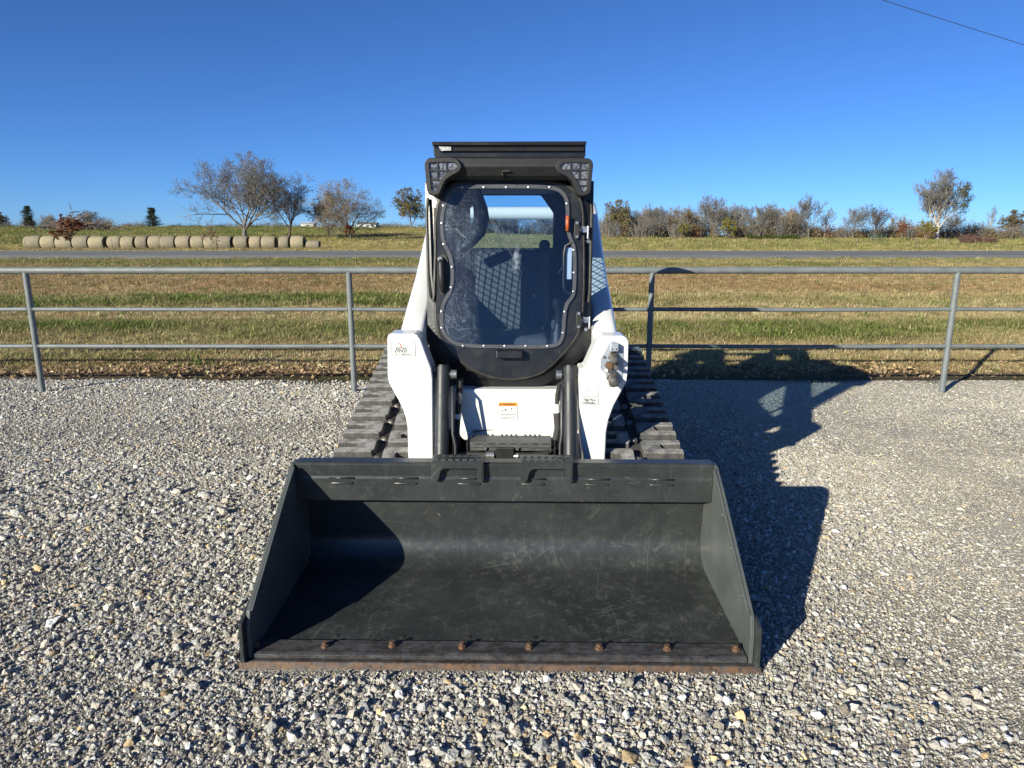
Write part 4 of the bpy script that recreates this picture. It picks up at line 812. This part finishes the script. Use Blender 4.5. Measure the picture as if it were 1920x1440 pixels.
leaf = {'olive': m_leaf('olive_brown_leaves', [(.14, .115, .05), (.19, .15, .07), (.11, .105, .045), (.22, .165, .085)]), 'rust': m_leaf('rust_leaves', [(.16, .055, .025), (.24, .10, .045), (.11, .04, .025), (.20, .09, .06)]),
        'cedar': m_leaf('cedar_foliage', [(.028, .045, .018), (.05, .065, .028), (.035, .05, .03), (.07, .075, .035)]), 'yellow': m_leaf('yellow_green_leaves', [(.17, .16, .025), (.24, .19, .03), (.11, .13, .02)]), 'green': m_leaf('ivy_leaves', [(.035, .06, .012), (.06, .085, .02), (.085, .09, .03)]), 'brown': m_leaf('brown_leaves', [(.18, .135, .075), (.25, .185, .10), (.14, .105, .065)])}
KIND = {}
def kind(key, seed, bk, lf=None, dens=0, lsize=.012, pick=None, **kw):
    A, B, tips = make_tree(seed, **kw); r = random.Random(seed+9); d = {'trunk': A.mesh('trunk', bark[bk], True), 'crown': B.mesh('crown', bark[bk] if bk != 'pale' else bark['grey'])}
    if lf:
        L = Twigs()
        for t_ in tips:
            if pick and not pick(t_, r): continue
            for _ in range(dens): L.quad(t_+Vector((r.gauss(0, .012), r.gauss(0, .012), r.gauss(0, .012))), r, lsize)
        d['foliage'] = L.mesh('foliage', leaf[lf])
    KIND[key] = d
def put_tree(key, name, label, x, y, h, w=1.0, rz=0, group=None, sink=.0):
    o = empty(name, (x, y, T(x, y)-sink), rz); tag(o, label, 'tree', group)
    for pn, me_ in KIND[key].items(): c = obj(pn, me_, None, o); c.scale = (h*w, h*w, h)
    return o
kind('hero', 19, 'grey', width=1.9, trunk=.14, kids=(9, 8, 7, 6, 4), rise=.42, tipd=.55, r0=.030, twig=.0011, ang=(30, 55))
kind('upright', 23, 'dark', width=.80, trunk=.20, kids=(7, 7, 7, 5, 3), rise=.45, tipd=.55, r0=.024, twig=.0011, ang=(28, 50))
kind('dense', 35, 'brown', width=1.9, trunk=.12, kids=(9, 8, 7, 6, 3), rise=.1, tipd=.55, r0=.028, twig=.0012, ang=(30, 62))
kind('oak', 41, 'grey', 'olive', 4, .016, width=1.3, trunk=.18, kids=(6, 6, 6, 4), rise=.2, r0=.026, twig=.0014)
kind('oakb', 43, 'grey', 'brown', 3, .017, width=1.5, trunk=.15, kids=(6, 6, 6, 4), rise=.2, r0=.026, twig=.0014)
kind('bare_a', 51, 'grey', width=1.0, trunk=.20, kids=(7, 7, 7, 7), rise=.5, r0=.026, twig=.0022, ang=(22, 45))
kind('bare_b', 57, 'grey', width=1.2, trunk=.16, kids=(8, 7, 7, 7), rise=.35, r0=.026, twig=.0022)
kind('bare_c', 63, 'brown', width=.9, trunk=.20, kids=(6, 6, 6, 6), rise=.5, r0=.024, twig=.0022, stems=2)
kind('bare_d', 67, 'pale', width=.60, trunk=.30, kids=(6, 6, 5, 4), rise=.6, r0=.022, twig=.0020, ang=(20, 40))
kind('ivy', 77, 'pale', 'green', 2, .009, pick=lambda p, r: p.x > .02 and p.z < .86 and r.random() < min(.8, (p.x-.02)*3), width=1.25, trunk=.18, kids=(8, 8, 7, 6, 3), rise=.75, tipd=.66, r0=.036, twig=.0013, ang=(24, 44))
kind('sapling', 81, 'brown', 'rust', 4, .035, width=.95, trunk=.30, kids=(6, 5, 4), rise=.2, r0=.018, twig=.003, tipd=.65)
kind('sapling_b', 83, 'brown', 'rust', 1, .03, width=.95, trunk=.22, kids=(6, 5, 4), rise=.2, r0=.016, twig=.003, tipd=.6)
kind('yellow', 85, 'brown', 'yellow', 5, .035, width=.7, trunk=.10, kids=(6, 5, 4), rise=.4, r0=.018, twig=.003, tipd=.5)
# cedars: layered conical sprays
for key, sd_, wd in (('cedar_a', 1, .30), ('cedar_b', 2, .26)):
    r = random.Random(sd_); A = Twigs(); A.tube([Vector((0, 0, 0)), Vector((.01, 0, .5)), Vector((0, 0, .97))], [.022, .014, .004], 6); F = Twigs()
    for i in range(230):
        z = r.uniform(.10, .97); a = r.uniform(0, 6.28); rr = wd*(1-z)**.55*r.uniform(.55, 1.15)*(.75+.35*math.sin(a*2+z*9)) + .03; e = Vector((rr*math.cos(a), rr*math.sin(a), z+.05*r.uniform(-.3, 1))); A.tube([Vector((0, 0, z-.04)), e], [.004, .0015], 3)
        for _ in range(22): t_ = r.uniform(.3, 1.05); F.quad(Vector((e.x*t_, e.y*t_, lerp(z-.04, e.z, t_)))+Vector((r.gauss(0, .018), r.gauss(0, .018), r.gauss(0, .018))), r, .016)
    KIND[key] = {'trunk': A.mesh('trunk', bark['dark'], True), 'foliage': F.mesh('foliage', leaf['cedar'])}

put_tree('hero', 'shade_tree', 'large leafless spreading tree behind the row of hay bales', -41.5, 110, 13.0, 1.2, .4)
put_tree('upright', 'shade_tree', 'smaller leafless dark tree just beside the large spreading tree', -34.6, 110, 9.5, 1.0, 1.2)
put_tree('dense', 'shade_tree', 'dense rounded brown tree between the dark bare tree and the loader', -24.4, 107, 9.2, 1.0, .3)
put_tree('oakb', 'shade_tree', 'low brown tree half hidden at the edge of the dense rounded tree', -31.5, 122, 7.6, .9, 2.0)
put_tree('oak', 'shade_tree', 'olive brown leafy tree in the distance just beside the cab', -25.4, 180, 10.2, 1.0, .9)
put_tree('oak', 'shade_tree', 'olive leafy tree seen in the distance through the cab window', -14, 178, 9.0, 1.0, 2.4)
put_tree('bare_b', 'shade_tree', 'leafless tree seen through the left part of the cab window', -8.5, 150, 7.6, 1.0, .4)
put_tree('bare_a', 'shade_tree', 'leafless upright tree seen through the middle of the cab window', 1.5, 140, 6.0, 1.0, .4); put_tree('oakb', 'shade_tree', 'brown rounded tree seen low through the cab window', -3.2, 145, 5.4, 1.2, .7); put_tree('bare_c', 'shade_tree', 'leafless tree seen through the right part of the cab window', 6.0, 138, 5.2, 1.2, 1.4)
put_tree('sapling', 'sapling', 'russet leaved sapling standing in front of the first hay bales', -41.2, 66, 3.35, 1.25, .4)
put_tree('sapling_b', 'sapling', 'thin sapling with few brown leaves before the middle hay bales', -28.6, 67, 2.5, .9, 1.0)
put_tree('sapling', 'sapling', 'low rust red sapling at the foot of the dense brown tree', -23.4, 102, 2.7, .95, 2.1)
put_tree('cedar_a', 'cedar_tree', 'tall dark cedar on the far left skyline', -132.4, 195, 6.0, 1.3, 0); put_tree('cedar_b', 'cedar_tree', 'single dark cedar standing alone on the skyline above the bales', -98.5, 195, 5.4, 1.7, 1)
put_tree('oak', 'skyline_tree', 'olive tree on the skyline at the left edge', -137.5, 192, 4.2, 1.3, 0); put_tree('bare_b', 'skyline_tree', 'leafless pale tree behind the dark brush pile', -107, 182, 5.0, 1.1, 0); put_tree('bare_c', 'skyline_tree', 'bushy leafless tree left of the dark brush pile', -122, 188, 4.0, 1.4, 0)
# right hand tree line
where_ = ['first', 'second', 'third', 'fourth', 'fifth', 'sixth', 'seventh', 'eighth', 'ninth', 'tenth', 'eleventh']
row = [('oak', 'oak_tree', 'brown olive oak nearest the loader in the right tree line', 18.9, 122, 6.3, 1.1), ('bare_c', 'bare_tree', 'short leafless tree just behind the brown olive oak', 21.8, 127, 5.2, 1.0), ('bare_a', 'bare_tree', 'leafless tree right of the brown olive oak', 24.0, 124, 6.0, 1.0),
       ('bare_d', 'bare_tree', 'pale slender leafless tree between the two brown oaks', 26.4, 127, 5.6, .9), ('oakb', 'oak_tree', 'low rounded brown oak in the tree line left of the tall grey tree', 29.6, 122, 5.0, 1.25), ('bare_b', 'bare_tree', 'tall dense grey leafless tree rising above the tree line', 33.5, 118, 7.6, .72),
       ('bare_d', 'bare_tree', 'slender pale leafless tree right of the tall dense grey tree', 38.6, 123, 5.9, 1.0), ('bare_b', 'bare_tree', 'wide leafless tree in the middle of the tree line', 41.5, 119, 6.2, .8), ('bare_a', 'bare_tree', 'leafless tree third before the second tall tree', 44.0, 122, 6.0, .9), ('bare_c', 'bare_tree', 'twin stemmed leafless tree left of the second tall tree', 46.6, 119, 5.6, 1.0),
       ('bare_a', 'bare_tree', 'second tall leafless tree in the tree line, narrow and upright', 48.9, 117, 7.6, .72), ('bare_d', 'bare_tree', 'pale leaning tree ending the dense part of the tree line', 52.8, 120, 5.3, 1.1), ('bare_b', 'bare_tree', 'leafless tree standing free right of the tree line', 56.2, 117, 5.7, .75), ('upright', 'bare_tree', 'spreading leafless tree beside the green gate', 59.4, 116, 6.0, 1.05),
       ('ivy', 'ivy_tree', 'large pale trunked tree with green ivy through half its crown', 67.2, 112, 11.0, 1.0), ('bare_d', 'bare_tree', 'pale thin tree right of the large ivy tree', 90.3, 135, 6.0, .7), ('oak', 'oak_tree', 'rounded green brown tree near the right edge', 91.0, 130, 4.9, 1.3), ('bare_b', 'bare_tree', 'leafless tree at the right edge of the picture', 97.5, 130, 6.0, .9)]
for i, (k_, nm, lb, x, y, h, w_) in enumerate(row): put_tree(k_, nm, lb, x, y, h, w_, i*1.3 if k_ != 'ivy' else 0, 'trees of the right hand tree line')
for i, (x, k_, h) in enumerate(((20.2, 'bare_b', 5.6), (25.2, 'bare_c', 5.8), (28.2, 'bare_a', 5.4), (31.6, 'bare_c', 5.9), (36.6, 'bare_a', 5.6), (40.0, 'bare_c', 6.1), (43.2, 'bare_b', 6.0), (47.8, 'bare_c', 5.7), (51.2, 'bare_b', 5.2), (72.5, 'bare_c', 4.2), (81, 'bare_b', 4.4))):
    put_tree(k_, 'bare_tree', f'leafless tree in the back row of the right tree line, {where_[i]} from the loader', x, 130+(i*7) % 4, h*1.05, 1.0, i*2.1, 'trees of the right hand tree line')
for i, (x, y, h, lb) in enumerate(((28.0, 117, 2.6, 'small yellow green bush below the low rounded brown oak'), (34.9, 116, 3.6, 'yellow green young tree right of the tall grey tree'), (64.2, 110, 3.2, 'yellow green bush left of the ivy tree trunk'))): put_tree('yellow', 'yellow_bush', lb, x, y, h, 1.0, i)
put_tree('sapling', 'sapling', 'rust red sapling right of the green gate', 58.9, 107, 3.0, .9, .5)

# thickets: undergrowth that reads as one mass
def thicket(name, label, seed, spots, cols):
    r = random.Random(seed); Q = {c: Twigs() for c in cols}
    for (x, y, h, w_, c) in spots:
        z = T(x, y); tw = Q[c]; isleaf = c in leaf
        for _ in range(46 if not isleaf else 70):
            a = r.uniform(0, 6.28); rr = w_*math.sqrt(r.random()); base = Vector((x+rr*.8*math.cos(a), y+rr*.5*math.sin(a), z-.05)); hh = h*r.uniform(.55, 1.08)*(1-.35*(rr/w_)**2)
            if isleaf: tw.quad(base+Vector((0, 0, hh*r.uniform(.1, 1))), r, .13); tw.quad(base+Vector((r.gauss(0, .2), 0, hh*r.uniform(.3, 1))), r, .11); continue
            tip = base+Vector((r.gauss(0, .28)*hh, r.gauss(0, .2)*hh, hh)); mid = base.lerp(tip, .5)+Vector((r.gauss(0, .08), 0, 0)); tw.tube([base, mid, tip], [.04, .03, .012], 3)
            for _ in range(5): t_ = r.uniform(.3, 1); p = base.lerp(tip, t_); tw.tube([p, p+Vector((r.gauss(0, .3), r.gauss(0, .3), r.uniform(.1, .6)))*h*.4], [.02, .008], 3)
    allv = []; allf = []; mi = []; mats = []
    for k, (c, tw) in enumerate(Q.items()):
        n0 = len(allv); allv += tw.v; allf += [tuple(i+n0 for i in f) for f in tw.f]; mi += [k]*len(tw.f); mats.append(leaf.get(c) or bark[c])
    me = bpy.data.meshes.new(name); me.from_pydata(allv, [], allf); [me.materials.append(m_) for m_ in mats]; me.polygons.foreach_set('material_index', mi); o = obj(name, me); tag(o, label, kind='stuff'); return o
r = random.Random(5); sp = []
for i in range(340):
    x = r.uniform(16, 108); y = r.uniform(117, 128); u_ = r.random(); hmax = 4.8 if x < 53 else 2.9 if x < 63 else 3.4
    c = 'brown_l' if u_ < .20 else 'olive' if u_ < .28 else 'green' if u_ < .33 else 'brown' if u_ < .72 else 'grey'; c = {'brown_l': 'brown'}.get(c, c); sp.append((x, y, r.uniform(.5, 1.0)*hmax, r.uniform(.9, 2.0), 'rust' if u_ < .05 else c))
for i in range(26): sp.append((r.uniform(38, 46), r.uniform(114, 116), r.uniform(.7, 1.2), 1.2, 'green'))
thicket('thicket', 'brown leafless undergrowth filling the right hand tree line', 3, sp, ['brown', 'grey', 'olive', 'green', 'rust'])
sp = []
for i in range(110):
    x = r.uniform(-165, -18); u_ = r.random(); y = 200+r.uniform(-6, 8); sp.append((x, y, r.uniform(1.0, 2.6)*(1.3 if x < -112 else .8), r.uniform(1.6, 3.6), 'cedar' if u_ < .25 else 'olive' if u_ < .5 else 'brown' if u_ < .8 else 'grey'))
for i in range(60): x = r.uniform(-17, 17); sp.append((x, 150+r.uniform(-4, 6), r.uniform(2.2, 4.6), r.uniform(1.3, 2.4), 'olive' if r.random() < .3 else 'brown' if r.random() < .6 else 'grey'))
thicket('hedgerow', 'low distant hedgerow along the skyline, above the bales and behind the cab', 8, sp, ['cedar', 'olive', 'brown', 'grey'])
b = Twigs(); r = random.Random(4)
for i in range(420):
    a = r.gauss(0, 2.4); p = Vector((a, r.gauss(0, .8), abs(r.gauss(0, .8))*max(.1, 1-abs(a)/6))); d = Vector((r.gauss(0, 1.2), r.gauss(0, .6), r.uniform(-.2, .9))); b.tube([p, p+d*.5, p+d], [.07, .05, .02], 4)
o = obj('brush_pile', b.mesh('brush_pile', bark['dark'])); o.location = (-101, 165, T(-101, 165)); o.scale = (1.5, 1, 2.1); tag(o, 'dark pile of cut branches behind the first hay bales', 'brush pile')
sp = [(60.5+i*.55, 95+r.uniform(-.6, .6), r.uniform(.9, 1.4), .6, 'red') for i in range(9)]
o = thicket('red_shrub', '', 12, sp, ['red']); o['kind'] = 'thing'; tag(o, 'wide dark red leafless shrub by the road at the right', 'shrub')

# ------------------------------------------------------------------ hay bales
def m_hay():
    t = NT('weathered_hay'); v = t.map((1, 10, 10)); n = t.ramp(t.noise(3, 6, .7, v), .3, .7); n2 = t.ramp(t.noise(1.2, 5), .35, .65); oi = t.n('ShaderNodeObjectInfo')
    end_shade = t.math('GREATER_THAN', t.math('ABSOLUTE', t.sep(0)), .487); c = t.mix(n, (.20, .165, .11), (.38, .325, .235)); c = t.mix(t.math('MULTIPLY', n2, .6), c, (.18, .18, .15)); c = t.mix(t.math('MULTIPLY', end_shade, .7), c, (.10, .085, .06)); c = t.mix(1.0, c, t.mix(oi.outputs['Random'], (.8, .8, .82), (1.15, 1.12, 1.05)), 'MULTIPLY'); return t.done(t.bsdf(c, .95, 0, t.bump(t.noise(24, 5), .8, .05), .1))  # end faces darkened in colour for the shade in the gaps between bales
hay = m_hay(); bm_ = []
for k in range(3):
    r = random.Random(60+k); rings = []
    for j in range(9):
        x = -.5+j/8; e = .90 if j in (0, 8) else .975 if j in (1, 7) else 1.0+r.uniform(-.012, .012); ring = []
        for q_ in range(28):
            a = 6.2832*q_/28; rad = .5*e*(1+r.uniform(-.012, .012)); z = rad*math.sin(a); z = max(z, -.455); ring.append((x, rad*math.cos(a), z+.455))
        rings.append(ring)
    b = MB(); b.rings(rings); bm_.append(b.mesh('hay_bale'))
edges = [(50, 81), (82, 109), (110, 140), (140.5, 170), (173, 202), (206, 231), (231.5, 256), (260, 281), (281.5, 306), (306.5, 333), (333.5, 360), (360.5, 385), (385.5, 412), (412.5, 438), (440, 466), (470, 491), (492, 518), (526, 545), (547, 572), (573, 600)]
where = ['first', 'second', 'third', 'fourth', 'fifth', 'sixth', 'seventh', 'eighth', 'ninth', 'tenth', 'eleventh', 'twelfth', 'thirteenth', 'fourteenth', 'fifteenth', 'sixteenth', 'seventeenth', 'eighteenth', 'nineteenth']
r = random.Random(2)
for i, (a, c) in enumerate(edges):
    k_ = .0590; x0 = -53.6+(a-50)*k_; x1 = -53.6+(c-50)*k_; xc = (x0+x1)/2; y = 78+r.uniform(-.15, .15); last = i == 19
    h = 1.0 if last else 1.52*r.uniform(.97, 1.02); o = obj('hay_bale', bm_[i % 3], hay); o.location = (xc, y, T(xc, y)-.02); o.scale = ((x1-x0)*r.uniform(.93, .965), h*1.06, h); o.rotation_euler = (0, r.uniform(-.015, .015), r.uniform(-.07, .03))
    tag(o, 'small low hay bale ending the row, nearest the loader' if last else f'round weathered hay bale, {where[i]} of the row counted from its far left end', 'hay bale', 'hay bales along the road')

# ------------------------------------------------------------------ farm buildings, gate, fence posts, wire
def house(name, label, x, y, L, D, h, rh, roofm, wins):
    o = empty(name, (x, y, T(x, y)-.1)); tag(o, label, 'house'); b = MB(); b.box((-L/2, -D/2, 0), (L/2, D/2, h)); b.build('wall', simple('white_siding', (.72, .72, .70), (.62, .62, .60), 2, .7), o)
    b = MB(); b.prism_x([(-D/2-.3, h), (0, h+rh), (D/2+.3, h), (0, h+.02)], -L/2-.25, L/2+.25); b.build('roof', roofm, o)
    for wx in wins: b = MB(); b.box((wx-.45, -D/2-.04, h*.4), (wx+.45, -D/2-.005, h*.8)); f = b.build('window', simple('window_frame_white', (.7, .7, .7), (.66, .66, .66)), o); b = MB(); b.box((wx-.38, -D/2-.06, h*.43), (wx+.38, -D/2-.045, h*.77)); b.build('pane', simple('dark_pane', (.03, .035, .04), (.05, .05, .05), 3, .15), f)
rf = simple('grey_roof', (.22, .22, .23), (.30, .30, .30), 2, .7); rw = simple('pale_metal_roof', (.55, .56, .57), (.48, .48, .5), 2, .5)
house('farm_house', 'small white house far behind the dense brown tree', -39.6, 195, 5.2, 4, 1.2, .5, rf, (-1.4, .4, 1.7)); house('farm_shed', 'tiny white shed on the skyline right of the dark bare tree', -58.5, 205, 3.6, 4, 1.1, .5, rw, (.2,)); house('farm_shed', 'tiny white shed at the foot of the brown olive oak', 16.6, 131, 1.6, 2, .7, .3, rw, ())
gt = empty('field_gate', (54.6, 106, T(54.6, 106))); tag(gt, 'green pipe field gate in the distance left of the rust sapling', 'gate'); gm = simple('green_gate_paint', (.04, .09, .075), (.06, .12, .10), 4, .5)
for z in (.15, .35, .55, .75, .95, 1.15): b = MB(); b.tube([(-1.3, 0, z), (1.3, 0, z)], .025, 6); b.build('gate_rail', gm, gt)
for x in (-1.3, -.65, 0, .65, 1.3): b = MB(); b.tube([(x, -.04, .1), (x, -.04, 1.2)], .04, 6); b.build('gate_upright', gm, gt)
pm = simple('weathered_post_wood', (.16, .13, .10), (.25, .21, .17), 5, .9); r = random.Random(9)
for i in range(16):
    x = 12+i*3.6; y = 84+r.uniform(-.3, .3); b = MB(); b.tube([(0, 0, -.1), (r.uniform(-.05, .05), 0, .95+r.uniform(-.1, .1))], .026, 6); o = b.build('fence_post', pm); o.location = (x, y, T(x, y)); tag(o, f'thin wooden field fence post beyond the road, {where[i]} from the loader', 'fence post', 'field fence posts')
for i in range(5):
    x = -52+i*3.1; y = 75.5; b = MB(); b.tube([(0, 0, -.1), (r.uniform(-.05, .05), 0, 1.1)], .03, 6); o = b.build('wire_post', pm); o.location = (x, y, T(x, y)); tag(o, f'thin steel fence post in front of the hay bales, {where[i]} from the left', 'fence post', 'thin posts before the bales')
b = MB(); P0 = Vector((9.77, 20, 7.748)); P1 = Vector((14.69, 21.5, 7.027)); d = P1-P0
b.tube([P0+d*t_+Vector((0, 0, .02*t_*(t_-1))) for t_ in [k*.25-6 for k in range(52)]], .008, 6); o = b.build('overhead_wire', M['ink']); tag(o, 'single dark overhead wire crossing the upper right corner of the sky', 'wire')
